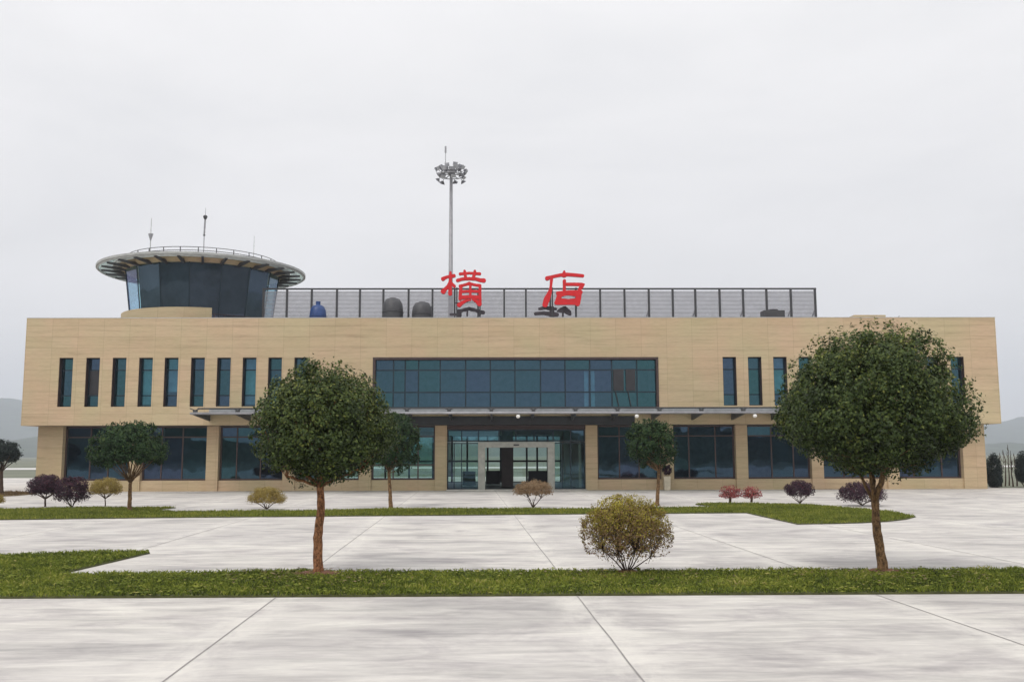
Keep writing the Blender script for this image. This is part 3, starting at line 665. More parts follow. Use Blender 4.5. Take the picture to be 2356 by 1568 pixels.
# lawns -------------------------------------------------------------
def lawn(name, poly, h, mat):
    n = len(poly); b = MB()
    b.add([(x, y, .001) for x, y in poly] + [(x, y, h) for x, y in poly], [tuple(range(n, 2 * n))] + [(i, (i + 1) % n, n + (i + 1) % n, n + i) for i in range(n)])
    return b.build(name, mat, kind='structure')
G = lambda L, z=0.0: [tuple(gr(u, v, z))[:2] for u, v in L]
front = [(-16, 13.98), (-7.1, 14.0), (0, 14.02), (9, 14.05), (22, 14.1), (22, 16.7), (10, 16.7), (2, 16.72), (-2.5, 16.75)] + G([(690, 1311), (400, 1318), (127, 1320)], .03) + G([(345, 1269.5)], .03) + G([(295, 1264.5), (200, 1266), (0, 1273)], .06) + [(-16, 20.3)]
mid_low = G([(-200, 1199), (0, 1196), (380, 1191), (727, 1188), (1090, 1185), (1400, 1182), (1717, 1180), (1780, 1194), (1834, 1206), (1910, 1205), (1984, 1203), (2040, 1200), (2085, 1195), (2107, 1189)])
mid_up = G([(2100, 1184), (2075, 1178.5), (2035, 1173), (1984, 1168), (1874, 1159.5), (1753, 1156), (1640, 1155), (1600, 1157.5)], .06) + G([(1661, 1165)], .03) + G([(1380, 1169), (885, 1169), (748, 1173), (406, 1175.5), (352, 1171.5)], .04) + G([(405, 1164.5), (190, 1165), (0, 1169), (-200, 1172)], .06)
mid = mid_low + mid_up
LH = .03
lawn('lawn_near', front, LH, M['turf']); lawn('lawn_far', mid, LH, M['turf'])
bedp = G([(-300, 1147), (0, 1142), (40, 1140), (85, 1136), (70, 1132), (0, 1131), (-300, 1130)]); lawn('planting_bed', bedp, .03, M['drybed'])

def in_poly(px, py, poly):
    inside = np.zeros(len(px), bool); n = len(poly)
    for i in range(n):
        x0, y0 = poly[i]; x1, y1 = poly[(i + 1) % n]
        c = ((y0 > py) != (y1 > py))
        with np.errstate(divide='ignore', invalid='ignore'): xx = (x1 - x0) * (py - y0) / (y1 - y0 + 1e-12) + x0
        inside ^= c & (px < xx)
    return inside

def quad_mesh(name, V, tone, mat, parent=None, **kw):
    """V: (n,4,3) leaf quads, fast build"""
    n = V.shape[0]; me = bpy.data.meshes.new(name); o = bpy.data.objects.new(name, me); COL.objects.link(o)
    off = place(o, parent); V = V - np.array([off.x, off.y, off.z])
    me.vertices.add(n * 4); me.vertices.foreach_set('co', V.reshape(-1).astype(np.float32))
    me.loops.add(n * 4); me.loops.foreach_set('vertex_index', np.arange(n * 4, dtype=np.int32))
    me.polygons.add(n); me.polygons.foreach_set('loop_start', np.arange(0, n * 4, 4, dtype=np.int32)); me.polygons.foreach_set('loop_total', np.full(n, 4, dtype=np.int32))
    a = me.attributes.new('tone', 'FLOAT', 'FACE'); a.data.foreach_set('value', np.clip(tone, 0, 1).astype(np.float32))
    me.materials.append(mat); me.update(calc_edges=True); me.validate(); tag(o, **kw); return o

R = np.random.default_rng(11)
def fbm(x, y, s, seed=0):
    v = 0
    for i, (f, a) in enumerate(((1, 1), (2.1, .6), (4.3, .4), (8.7, .3))):
        v = v + a * np.sin(x * f * s + 3.1 * i + seed + 1.3 * np.sin(y * f * s * .7 + seed)) * np.cos(y * f * s * 1.2 + 1.7 * i + 1.1 * np.sin(x * f * s * .8))
    return v / 2.3

YT = 16.45
BARE = [(at(733, 1312, YT).x, YT, .40), (at(2031, 1310, YT).x, YT, .32), (at(1443, 1314, YT).x, YT, .26)]
def grass(name, poly, n, h, w, mat, z=LH, bend=1.1, bias=0.0, name_near=False, **kw):
    P = np.array(poly); x0, y0 = P.min(0); x1, y1 = P.max(0)
    xl = 12 if name_near else 40; x0 = max(x0, -xl); x1 = min(x1, xl)
    px = R.uniform(x0, x1, n * 3); py = R.uniform(y0, y1, n * 3); k = in_poly(px, py, poly)
    for (qx, qy, qr) in BARE: k &= ((px - qx) ** 2 + ((py - qy) / .8) ** 2) > (qr * R.uniform(.75, 1.1, len(px))) ** 2
    px = px[k][:n]; py = py[k][:n]; m = len(px)
    f = fbm(px, py, 1.6); clump = fbm(px, py, 7.0, 2)
    hh = h * (R.uniform(.35, 1.15, m)) * (1 + .55 * clump) * (1 + .25 * f); ww = w * R.uniform(.6, 1.3, m)
    a = R.uniform(0, 2 * np.pi, m); b = R.uniform(0, 2 * np.pi, m); l = hh * bend * R.uniform(.1, 1.2, m)
    dx, dy = np.cos(a), np.sin(a); lx, ly = np.cos(b) * l, np.sin(b) * l
    V = np.zeros((m, 4, 3)); zb_ = np.full(m, z - .004)
    V[:, 0] = np.stack([px - dx * ww, py - dy * ww, zb_], 1); V[:, 1] = np.stack([px + dx * ww, py + dy * ww, zb_], 1)
    V[:, 2] = np.stack([px + lx * .5 + dx * ww * .8, py + ly * .5 + dy * ww * .8, z + hh * .65], 1); V[:, 3] = np.stack([px + lx, py + ly, z + hh], 1)
    patch = fbm(px, py, .55, 9)
    t = .44 + .20 * f + .30 * clump + .24 * patch + .16 * fbm(px, py, 19, 4) + R.normal(0, .15, m) + bias
    hh = hh * (1 + .3 * patch)
    return quad_mesh(name, V, t, mat, kind='stuff', **kw)
grass('grass', front, 120000, .060, .0085, M['grass'], name_near=True, label='short green grass on the near lawn strip', cat='grass')
grass('grass', mid, 70000, .07, .016, M['grass2'], label='short green grass on the far lawn strip before the terminal', cat='grass')
grass('grass', bedp, 5000, .09, .02, M['drygrass'], label='dry brown grass in the bed left of the terminal', cat='grass')
# broad-leaved weeds in the near strip
P = front; m = 16000; px = R.uniform(-11, 12, m * 2); py = R.uniform(14, 20.5, m * 2); k = in_poly(px, py, P); px, py = px[k][:m], py[k][:m]; k = fbm(px, py, 2.4, 5) > -.12; px, py = px[k], py[k]; m = len(px)
a = R.uniform(0, 6.28, m); s_ = R.uniform(.014, .036, m); zz = LH + R.uniform(.015, .055, m); V = np.zeros((m, 4, 3))
for q, (i, j, dz) in enumerate(((1.3, 0, .2), (0, .7, .5), (-1.3, 0, .1), (0, -.7, -.2))):
    V[:, q] = np.stack([px + (np.cos(a) * i - np.sin(a) * j) * s_, py + (np.sin(a) * i + np.cos(a) * j) * s_, zz + dz * s_ * R.uniform(-1, 1.5, m)], 1)
quad_mesh('clover', V, .55 + .3 * fbm(px, py, 3) + R.normal(0, .16, m), M['grass'], kind='stuff', label='small broad-leaved weeds growing through the near lawn', cat='ground cover')

# fallen leaves below the near trees
L_ = []
for (qx, qy, qr) in BARE:
    n_ = int(260 * qr / .3); L_.append(np.stack([R.normal(qx, .85, n_), R.normal(qy - .3, .75, n_)], 1))
P_ = np.concatenate(L_); px, py = P_[:, 0], np.clip(P_[:, 1], 13.2, 18.2); m = len(px); on = in_poly(px, py, front)
keep = on | (R.uniform(size=m) < .12); px, py, on = px[keep], py[keep], on[keep]; m = len(px)
a = R.uniform(0, 6.28, m); s_ = R.uniform(.014, .030, m); zz = np.where(on, LH + R.uniform(.03, .06, m), .008); V = np.zeros((m, 4, 3))
for q, (i, j, dz) in enumerate(((1.4, 0, .15), (0, .6, .3), (-1.4, 0, .1), (0, -.6, .0))):
    V[:, q] = np.stack([px + (np.cos(a) * i - np.sin(a) * j) * s_, py + (np.sin(a) * i + np.cos(a) * j) * s_, zz + dz * s_], 1)
quad_mesh('fallen_leaves', V, R.uniform(0, 1, m), M['brown'], kind='stuff', label='dry brown leaves fallen under the near trees and bush', cat='leaves')

# ================================================================== TREES AND BUSHES
def crown_mesh(name, parent, c, rx, rz_top, rz_bot, n, size, mat, K=90, spread=.17, shell=(.55, 1.0), flat=.0, seed=0, tonez=0.0, squash=1.0, thin_bottom=0.0, tips=0, pw=2.0, basetone=.5, stretch=1.6, fill=.14, lumpy=.07, thin_pow=1.0):
    """leaf clumps through a dome; c is the height of greatest width"""
    G_ = np.random.default_rng(seed + 100)
    c = np.array(c)
    d = G_.normal(size=(K * 3, 3)); d /= np.linalg.norm(d, axis=1)[:, None]
    d = d[d[:, 2] > -(1 - flat)][:K]; K = len(d)
    rr = G_.uniform(shell[0] ** 2, shell[1] ** 2, K) ** .5
    def shape(d, rr):
        s = np.where(d[:, 2] > 0, rz_top, rz_bot)
        if pw != 2.0:   # superellipsoid
            q = (np.abs(d[:, 0]) ** pw + np.abs(d[:, 1]) ** pw + np.abs(d[:, 2]) ** pw) ** (-1 / pw)
            d = d * q[:, None]
        return np.stack([d[:, 0] * rx * rr, d[:, 1] * rx * rr * squash, d[:, 2] * s * rr], 1)
    C = shape(d, rr * (1 - spread * .55)) * (1 + G_.uniform(-.035, .03, K))[:, None]
    ki = G_.integers(0, K, n)
    R0 = spread * (rx + rz_top) / 2 * G_.uniform(.7, 1.3, K)
    off = G_.normal(size=(n, 3)); off /= np.linalg.norm(off, axis=1)[:, None]
    off *= (G_.uniform(.25, 1, n) ** .5)[:, None] * R0[ki][:, None]
    Ppos = C[ki] + off
    nf = int(n * fill)
    df = G_.normal(size=(nf, 3)); df /= np.linalg.norm(df, axis=1)[:, None]; df[:, 2] = np.where(df[:, 2] < -(1 - flat), -df[:, 2], df[:, 2])
    lump = 1 + .05 * np.sin(df[:, 0] * 9 + seed) * np.cos(df[:, 1] * 8) + .04 * np.sin(df[:, 2] * 13 + df[:, 0] * 7)
    Ppos[:nf] = shape(df, G_.uniform(.45, 1, nf) ** .6 * .97 * lump) + G_.normal(0, .02 * rx, (nf, 3)); off[:nf] = df
    u_ = Ppos / (np.linalg.norm(Ppos, axis=1)[:, None] + 1e-6)
    Ppos = Ppos * (1 + lumpy * (np.sin(u_[:, 0] * 4.1 + seed) * np.cos(u_[:, 2] * 5.3 + seed * 2) + .6 * np.sin(u_[:, 1] * 6.7 + u_[:, 0] * 5 + seed)))[:, None]
    zrel = Ppos[:, 2]
    if thin_bottom:
        keep = G_.uniform(size=n) < np.clip(1 - thin_bottom * np.clip((.25 * rz_top - zrel) / (rz_bot + .25 * rz_top), 0, 1), .0, 1) ** thin_pow
        Ppos, off, ki = Ppos[keep], off[keep], ki[keep]; n = len(Ppos)
    if tips:
        dt = G_.normal(size=(tips, 3)); dt /= np.linalg.norm(dt, axis=1)[:, None]; dt = dt[dt[:, 2] > -.5]; t = len(dt)
        base = shape(dt, np.full(t, .97)); m_ = 7; L_ = G_.uniform(.02, .075, t) * rx
        pos = np.concatenate([base + (dt * .8 + [0, 0, .5]) * (L_ * q / m_)[:, None] for q in range(m_)]); Ppos = np.concatenate([Ppos, pos + G_.normal(0, .012 * rx, pos.shape)]); off = np.concatenate([off, np.tile(dt, (m_, 1))]); n = len(Ppos)
    o_ = Ppos / (np.linalg.norm(Ppos, axis=1)[:, None] + 1e-6)
    nrm = o_ * .6 + off / (np.linalg.norm(off, axis=1)[:, None] + 1e-6) * .5 + G_.normal(0, .55, (n, 3)) + [0, 0, .25]
    nrm /= np.linalg.norm(nrm, axis=1)[:, None]
    t1 = np.cross(nrm, G_.normal(size=(n, 3))); t1 /= np.linalg.norm(t1, axis=1)[:, None]; t1[:, 2] -= .25; t1 /= np.linalg.norm(t1, axis=1)[:, None]; t2 = np.cross(nrm, t1)
    s = (size * G_.uniform(.6, 1.25, n))[:, None]; Pw = Ppos + c
    V = np.stack([Pw + t1 * s * stretch * .5, Pw + t2 * s * .42 + nrm * s * .1, Pw - t1 * s * stretch * .5, Pw - t2 * s * .42 + nrm * s * .1], 1)
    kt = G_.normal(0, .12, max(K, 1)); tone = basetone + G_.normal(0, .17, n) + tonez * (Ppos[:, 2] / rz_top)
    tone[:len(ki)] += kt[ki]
    quad_mesh(name, V, tone, mat, parent)
    return C + c

def branch(mb, a, b, r0, r1, sag=.1, n=5, rg=rng):
    a, b = Vector(a), Vector(b); L = (b - a).length; mid_ = Vector((rg.uniform(-1, 1), rg.uniform(-1, 1), rg.uniform(-.2, 1))) * L * sag
    pts = []; rs = []
    for i in range(n + 1):
        t = i / n; p = a.lerp(b, t) + mid_ * math.sin(math.pi * t); 
        if i not in (0, n): p += Vector((rg.uniform(-1, 1), rg.uniform(-1, 1), rg.uniform(-1, 1))) * L * .02
        pts.append(p); rs.append(r0 + (r1 - r0) * t ** .8)
    mb.tube(pts, rs, 7 if r0 > .02 else 5); return pts

def soil(parent, x, y, r_, z=LH):
    b = MB(); n = 28; vs = [(x, y, z + .055)]
    for ring, (q, h) in enumerate(((.5, .045), (.85, .028), (1.05, .0))):
        for j in range(n):
            a_ = 2 * math.pi * j / n; w_ = r_ * q * (1 + .10 * math.sin(3 * a_ + x) + .07 * math.sin(7 * a_)); vs.append((x + w_ * math.cos(a_), y + w_ * .8 * math.sin(a_), z + h + rng.uniform(-.006, .006)))
    fs = [(0, 1 + j, 1 + (j + 1) % n) for j in range(n)]
    for q in range(2): fs += [(1 + q * n + j, 1 + (q + 1) * n + j, 1 + (q + 1) * n + (j + 1) % n, 1 + q * n + (j + 1) % n) for j in range(n)]
    b.add(vs, fs); b.build('soil', M['soil'], parent, smooth=True)

def tree(name, label, group, base, top_fork, trunk_r, cx, wr, vtop, vbot, cmid, nleaf, size, leafmat, bark, seed, K=120, forks=9, cat='tree', flat=.0, mid_pts=(), soil_r=0, thin_bottom=0, tonez=.12, tips=120, squash=1, pw=2.2, spread=.17, shell=(.5, 1), limbs=None, zb=LH):
    Y = base.y; rg = random.Random(seed)
    e = empty(name, (base.x, Y, zb), label=label, cat=cat, group=group)
    t = MB(); pts = [Vector((base.x, Y, zb - .02))] + [Vector(p) for p in mid_pts] + [top_fork]
    pp = []; rs = []
    nn = 14
    for i in range(nn + 1):
        q = i / nn * (len(pts) - 1); j = min(int(q), len(pts) - 2); f_ = q - j; p = pts[j].lerp(pts[j + 1], f_)
        s = i / nn; pp.append(p + Vector((rg.uniform(-1, 1), rg.uniform(-1, 1), 0)) * trunk_r * .10); rs.append(trunk_r * (1.0 - .28 * s) * (1 + .25 * math.exp(-s * 14)) * rg.uniform(.95, 1.06))
    rs[-1] = trunk_r * .8
    t.tube(pp, rs, 14)
    ctr = at(cx, cmid, Y); ztop = at(cx, vtop, Y).z; zbot = at(cx, vbot, Y).z
    C = crown_mesh('crown', None if False else e, (ctr.x, Y, ctr.z), wr, ztop - ctr.z, ctr.z - zbot, nleaf, size, leafmat, K=K, spread=spread, shell=shell, flat=flat, seed=seed, tonez=tonez, thin_bottom=thin_bottom, tips=tips, squash=squash, pw=pw)
    lim = limbs or []
    starts = []
    for (p, r_) in lim:
        q = branch(t, top_fork - Vector((0, 0, trunk_r * .5)), p, r_, r_ * .6, .05, 6, rg); starts.append((Vector(p), r_ * .6))
    if not starts: starts = [(top_fork, trunk_r * .55)]
    idx = rg.sample(range(len(C)), min(len(C), forks * 4))
    for n_, i in enumerate(idx):
        s0, r0 = min(starts, key=lambda s_: (s_[0] - Vector(C[i])).length) if lim else starts[0]
        q = branch(t, s0 - Vector((0, 0, trunk_r * .4)), Vector(C[i]) * .96 + s0 * .04, r0 * (.75 if n_ < forks else .34), .006, .08, 6, rg)
    t.build('trunk', bark, e, smooth=True)
    if soil_r: soil(e, base.x, Y, soil_r)
    return e

YT = 16.45
bA = at(733, 1312, YT); fA = at(737, 1112, YT)
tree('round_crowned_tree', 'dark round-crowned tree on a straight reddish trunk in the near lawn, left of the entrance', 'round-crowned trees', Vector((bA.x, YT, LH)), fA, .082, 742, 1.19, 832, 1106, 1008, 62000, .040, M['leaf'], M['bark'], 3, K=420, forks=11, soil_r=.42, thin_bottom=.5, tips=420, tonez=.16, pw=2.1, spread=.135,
     mid_pts=[at(731, 1240, YT), at(738, 1180, YT)], limbs=[(at(690, 1085, YT), .042), (at(660, 1095, YT - .2), .028), (at(725, 1070, YT), .05), (at(775, 1075, YT + .15), .045), (at(830, 1075, YT - .1), .03), (at(755, 1060, YT - .35), .04)])
bB = at(2031, 1310, YT); fB = at(2012, 1150, YT)
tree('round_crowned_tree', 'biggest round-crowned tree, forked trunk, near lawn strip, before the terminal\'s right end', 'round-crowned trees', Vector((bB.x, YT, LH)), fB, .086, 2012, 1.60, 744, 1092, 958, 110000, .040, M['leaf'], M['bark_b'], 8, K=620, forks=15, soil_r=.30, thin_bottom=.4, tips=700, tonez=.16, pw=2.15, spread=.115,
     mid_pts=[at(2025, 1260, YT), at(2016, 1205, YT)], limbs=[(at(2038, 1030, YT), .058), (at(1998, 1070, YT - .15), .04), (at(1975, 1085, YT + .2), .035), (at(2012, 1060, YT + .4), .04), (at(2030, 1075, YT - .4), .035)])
# small trees of the far strip
def small(u, v, Y, label, cx, wpx, vtop, vbot, cmid, nleaf, seed, leafmat=M['leaf_far'], flat=.3, tr=.078, fork_v=None, **kw):
    nleaf = int(nleaf * 2.2); b_ = at(u, v, Y); f_ = at(u + kw.pop('du', 0), fork_v or (vbot - 5), Y); wr = wpx * Y / FPX
    return tree('small_round_tree', label, 'round-crowned trees', Vector((b_.x, Y, LH)), f_, tr, cx, wr, vtop, vbot, cmid, nleaf, .060, leafmat, kw.pop('bark', M['bark_b']), seed, K=170, forks=8, flat=flat, tips=120, spread=.13, thin_bottom=kw.pop('tb', .5), **kw)
small(298, 1170, 35.3, 'umbrella-shaped small green tree in the far lawn, before the left windows', 296, 86, 970, 1082, 1038, 11000, 21, fork_v=1108, du=2, pw=2.4)
small(899, 1166, 37.2, 'slim small tree in the far lawn, half hidden behind the near round tree', 908, 58, 948, 1095, 1015, 9000, 22, flat=.05, fork_v=1085, du=-4)
small(1512, 1162, 38.2, 'small round tree in the far lawn, right of the entrance', 1498, 60, 962, 1085, 1022, 9000, 23, flat=.1, fork_v=1082, du=4)
b_ = at(3, 1131, 54)
small(3, 1134, 52, 'dark small tree cut by the photo\'s left edge, in the dry bed', 0, 46, 1012, 1075, 1045, 7000, 24, leafmat=M['leaf_blue'], flat=.3, fork_v=1082, bark=M['twig'], tr=.11)

def bush(name, label, group, u, v, Y, wpx, vtop, vbot, cmid, nleaf, size, mat, seed, stems=7, fork_v=None, twigs=26, tb=.8, stem_r=.02, K=60, tonez=.15, flat=.25, soil_r=0, spread=.2, shell=(.5, 1), tips=50, cx=None, pw=2.2, zb=LH, dz=0, basetone=.5, single=False, cm=.66, fill=.45):
    nleaf = int(nleaf * 2.0); size *= .8; K = int(K * 1.8); spread *= .8; cmid = vtop + (vbot - vtop) * cm if cm else cmid; rg = random.Random(seed); cx = cx or u; b0 = at(u, v, Y); b0.z = zb; wr = wpx * Y / FPX
    e = empty(name, (b0.x, Y, zb), label=label, cat='bush', group=group)
    ctr = at(cx, cmid, Y); zt_ = at(cx, vtop, Y).z; zb_ = at(cx, vbot, Y).z
    C = crown_mesh('foliage', e, (ctr.x, Y, ctr.z), wr, zt_ - ctr.z, ctr.z - zb_, nleaf, size, mat, K=K, spread=spread, shell=shell, flat=flat, seed=seed, tonez=tonez, thin_bottom=tb, tips=tips, pw=pw, basetone=basetone, fill=fill, thin_pow=2.8)
    t = MB(); sv = []
    if single:
        f_ = at(u, fork_v, Y); branch(t, b0, f_, stem_r * 1.5, stem_r * 1.1, .03, 4, rg); b1 = f_
    else: b1 = b0
    for k in range(stems):
        a_ = 2 * math.pi * (k + rg.random() * .5) / stems; f_ = at(u, fork_v or v, Y); s_ = rg.uniform(.25, .6)
        p = Vector((b0.x + wr * s_ * math.cos(a_), Y + wr * s_ * math.sin(a_), (b0.z if not single else b1.z) + (ctr.z - b0.z) * rg.uniform(.45, .75) * (1 if not single else .5)))
        branch(t, b1 + Vector((math.cos(a_), math.sin(a_), 0)) * stem_r, p, stem_r, stem_r * .6, .06, 5, rg); sv.append(p)
    for i in rg.sample(range(len(C)), min(twigs, len(C))):
        s0 = min(sv, key=lambda q: (q - Vector(C[i])).length); branch(t, s0, C[i], stem_r * .55, .003 * Y / 20, .08, 4, rg)
    t.build('stems', M['twig'], e, smooth=True)
    if soil_r: soil(e, b0.x, Y, soil_r)
    return e
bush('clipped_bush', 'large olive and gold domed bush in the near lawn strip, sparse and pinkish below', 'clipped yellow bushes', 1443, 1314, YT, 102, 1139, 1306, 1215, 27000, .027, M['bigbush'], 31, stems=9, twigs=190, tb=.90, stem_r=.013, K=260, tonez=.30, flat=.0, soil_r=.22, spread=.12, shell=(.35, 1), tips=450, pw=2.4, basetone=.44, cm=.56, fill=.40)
bush('clipped_bush', 'sandy brown umbrella-shaped bush on pale stems before the entrance doors', 'clipped yellow bushes', 1227, 1169, 36.9, 48, 1105, 1145, 1135, 7000, .035, M['brown'], 32, stems=7, fork_v=1160, tb=.7, stem_r=.018, flat=.55, K=70)
bush('clipped_bush', 'yellow brown clipped bush beside the left of the near round tree', 'clipped yellow bushes', 614, 1173, 36.4, 44, 1119, 1162, 1142, 7000, .035, M['yellow'], 33, fork_v=1165, tb=.5, flat=.3, stem_r=.018)
bush('clipped_bush', 'yellow mushroom-shaped bush beside the two dark purple bushes', 'clipped yellow bushes', 242, 1163, 38.5, 36, 1098, 1142, 1122, 6000, .035, M['yellow'], 34, fork_v=1146, tb=.4, flat=.4, single=True, stem_r=.018)
bush('clipped_bush', 'small yellow bush cut by the left edge of the photo', 'clipped yellow bushes', -12, 1166, 38.5, 22, 1135, 1160, 1148, 2500, .035, M['yellow'], 35, tb=.4)
bush('purple_bush', 'dark purple bush farthest left in the far lawn, on a short stem', 'purple bushes', 104, 1163, 38.5, 40, 1090, 1140, 1116, 7000, .05, M['purple'], 41, fork_v=1146, tb=.5, flat=.25, single=True, stem_r=.028)
bush('purple_bush', 'dark purple bush spreading to the ground, beside the yellow mushroom-shaped bush', 'purple bushes', 165, 1164, 38.2, 41, 1094, 1160, 1126, 8000, .05, M['purple'], 42, tb=.85, flat=.05, stem_r=.02)
bush('purple_bush', 'purple bush alone between the red bushes and the biggest tree', 'purple bushes', 1840, 1158, 39.3, 34, 1104, 1146, 1124, 6000, .045, M['purple'], 43, tb=.8, flat=.2, stem_r=.016)
bush('purple_bush', 'wide purple bush behind the trunk of the biggest tree', 'purple bushes', 1984, 1166, 37.6, 56, 1108, 1160, 1132, 8500, .045, M['purple'], 44, tb=.85, flat=.15, stem_r=.018)
bush('red_bush', 'sparse red-leaved bush, left of the two in the far lawn', 'sparse red bushes', 1680, 1156, 40.0, 26, 1116, 1148, 1130, 700, .05, M['redleaf'], 51, tb=.3, flat=.1, single=True, fork_v=1138, stem_r=.04, shell=(.3, 1), twigs=40)
bush('red_bush', 'sparse red-leaved bush, right of the two in the far lawn', 'sparse red bushes', 1729, 1155, 40.2, 24, 1118, 1148, 1132, 700, .05, M['redleaf'], 52, tb=.3, flat=.1, single=True, fork_v=1138, stem_r=.035, shell=(.3, 1), twigs=40)
crown_mesh('plant', PLANTER[0], (PLANTER[1], 54.89, 1.10), .28, .42, .30, 900, .07, M['purple'], K=30, seed=71, tips=20, flat=.1)
# right-hand side beyond the building
bush('tall_shrub', 'tall dark shrub hugging the right end of the terminal', 'dark shrubs right of the terminal', 2288, 1126, 57.5, 16, 1040, 1122, 1080, 6000, .07, M['leaf_blue'], 61, tb=0, flat=0, zb=0, pw=3)
bush('tall_shrub', 'tall dark shrub cut by the right edge of the photo', 'dark shrubs right of the terminal', 2358, 1124, 58.5, 20, 1036, 1112, 1075, 6000, .07, M['leaf_blue'], 62, tb=0, flat=0, zb=0, pw=2.5)
rg = random.Random(5)
for k, u in enumerate((2304, 2313, 2322, 2331, 2340)):
    Y = 59 + (k % 3) * .8; p = at(u, 1115, Y); p.z = 0
    e = empty('bare_sapling', (p.x, Y, 0), label=['slim leafless sapling nearest the terminal\'s right end', 'second leafless sapling from the terminal\'s right end', 'tallest leafless sapling, middle of the row by the terminal', 'fourth leafless sapling from the terminal\'s right end', 'leafless sapling beside the shrub at the photo\'s right edge'][k], cat='sapling', group='bare saplings right of the terminal')
    h = at(u, (1040, 1034, 1022, 1036, 1042)[k], Y).z; t = MB(); top = Vector((p.x + rg.uniform(-.1, .1), Y, h)); branch(t, p, top, .05, .012, .03, 6, rg); t.build('trunk', M['twig'], e)
    t = MB()
    for q in range(16):
        f_ = rg.uniform(.35, .95); a_ = rg.uniform(0, 6.28); l = (1.05 - f_) * .7; s0 = p.lerp(top, f_); branch(t, s0, s0 + Vector((math.cos(a_) * l * .5, math.sin(a_) * l * .5, l * .9)), .014, .004, .06, 4, rg)
    t.build('branches', M['twig'], e)

# ================================================================== HILLS
def ridge(mb, x0, x1, Y, depth, prof, seed, step=14):
    xs = np.arange(x0, x1, step); rows = 8; G_ = np.random.default_rng(seed); base = len(mb.v); nx = len(xs)
    vs = []
    for j in range(rows + 1):
        t = j / rows
        for x in xs:
            h = prof(x) * math.sin(math.pi / 2 * t) ** .8; h += (G_.uniform(-1, 1) * 3.0 + 3 * math.sin(x * .05 + j)) * t
            vs.append((x + G_.uniform(-4, 4), Y + depth * t, max(h, -.5) if j else -1))
    fs = [(j * nx + i, j * nx + i + 1, (j + 1) * nx + i + 1, (j + 1) * nx + i) for j in range(rows) for i in range(nx - 1)]
    mb.add(vs, fs)
hl = MB()
ridge(hl, -3600, 4000, 2700, 800, lambda x: 176 + 34 * math.sin(x / 430 + 1) + 14 * math.sin(x / 150) + 6 * math.sin(x / 61) - .010 * x, 1, 22)
ridge(hl, -2400, 2800, 1500, 400, lambda x: 26 + 12 * math.sin(x / 210) + 6 * math.sin(x / 70), 2, 16)
hl.build('hills', M['hill'], kind='structure', smooth=True)
hl = MB(); ridge(hl, -400, 400, -130, -60, lambda x: 7 + 2 * math.sin(x / 31) + 1.5 * math.sin(x / 11), 3, 6)  # unseen ridge added behind the camera to darken reflections in the low windows
hl.build('unseen_ridge', M['hill'], kind='structure')

# haze ----------------------------------------------------------------
HAZE = True
if HAZE:
    m = bpy.data.materials.new('haze'); m.use_nodes = True; nt = m.node_tree; nt.nodes.clear()
    out = nt.nodes.new('ShaderNodeOutputMaterial'); pv = nt.nodes.new('ShaderNodeVolumePrincipled')
    pv.inputs['Color'].default_value = (.84, .89, 1.0, 1); pv.inputs['Density'].default_value = .00030; pv.inputs['Anisotropy'].default_value = 0.1
    nt.links.new(pv.outputs[0], out.inputs['Volume'])
    b = MB(); b.box(-4200, 4600, -300, 4200, -2, 330); b.build('haze', m, kind='stuff', label='thin pale haze over the whole airfield', cat='haze')

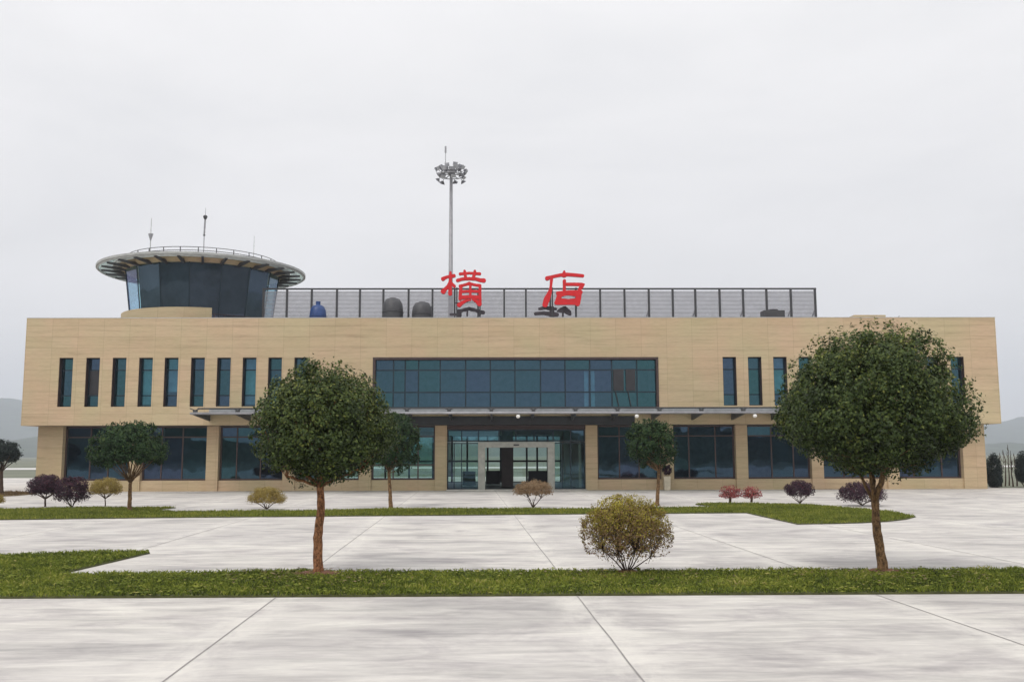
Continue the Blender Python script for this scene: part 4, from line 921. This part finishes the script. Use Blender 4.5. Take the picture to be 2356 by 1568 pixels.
# ================================================================== LIGHT
w = bpy.data.worlds.new('World'); SC.world = w; w.use_nodes = True; nt = w.node_tree; nt.nodes.clear()
out = nt.nodes.new('ShaderNodeOutputWorld'); bg = nt.nodes.new('ShaderNodeBackground'); nt.links.new(bg.outputs[0], out.inputs[0])
SUN_EL, SUN_AZ = rad(52), rad(-150)          # high behind the camera, to the left
sky = nt.nodes.new('ShaderNodeTexSky'); sky.sky_type = 'NISHITA'; sky.sun_disc = False; sky.sun_elevation = SUN_EL; sky.sun_rotation = SUN_AZ
sky.air_density = 1.0; sky.dust_density = 4; bg.inputs[1].default_value = .1
tc = nt.nodes.new('ShaderNodeTexCoord'); sx = nt.nodes.new('ShaderNodeSeparateXYZ'); nt.links.new(tc.outputs['Generated'], sx.inputs[0])
zr = nt.nodes.new('ShaderNodeMapRange'); nt.links.new(sx.outputs[2], zr.inputs[0]); zr.inputs[1].default_value = 0; zr.inputs[2].default_value = 1
cl = ramp(nt, zr.outputs[0], [(0, (.84, .833, .835)), (.08, (.88, .873, .878)), (.25, (.945, .937, .945)), (.42, (1.0, .992, .995)), (1, (1.35, 1.34, 1.36))])
mp2 = nt.nodes.new('ShaderNodeMapping'); mp2.inputs['Scale'].default_value = (1, 1, 3.2); nt.links.new(tc.outputs['Generated'], mp2.inputs[0])
cn_ = noise(nt, mp2.outputs[0], 1.9, 7, .55, .4)
cl = mix(nt, cl, ramp(nt, cn_, [(.32, (.90, .905, .915)), (.50, (.985, .983, .985)), (.66, (1.05, 1.045, 1.05))]), 1, 'MULTIPLY')
m10 = N(nt, 'ShaderNodeVectorMath', operation='SCALE'); m10.inputs['Scale'].default_value = 10.0; nt.links.new(cl, m10.inputs[0])
fin = mix(nt, sky.outputs[0], m10.outputs[0], .965)
nt.links.new(fin, bg.inputs[0])
sl = bpy.data.lights.new('sun', 'SUN'); sl.energy = 1.0; sl.angle = rad(25); sl.color = (1, .95, .87)
so = bpy.data.objects.new('sun', sl); COL.objects.link(so)
d = Vector((math.sin(SUN_AZ) * math.cos(SUN_EL), math.cos(SUN_AZ) * math.cos(SUN_EL), math.sin(SUN_EL)))
so.rotation_euler = d.to_track_quat('Z', 'Y').to_euler(); so.location = (0, -20, 60)

SC.view_settings.view_transform = 'Standard'; SC.view_settings.look = 'None'; SC.view_settings.exposure = 0; SC.view_settings.gamma = 1
SC.render.engine = 'CYCLES'; SC.cycles.max_bounces = 6; SC.cycles.transparent_max_bounces = 16; SC.cycles.volume_bounces = 1
SC.cycles.use_denoising = True; SC.cycles.diffuse_bounces = 3; SC.cycles.sample_clamp_indirect = 8
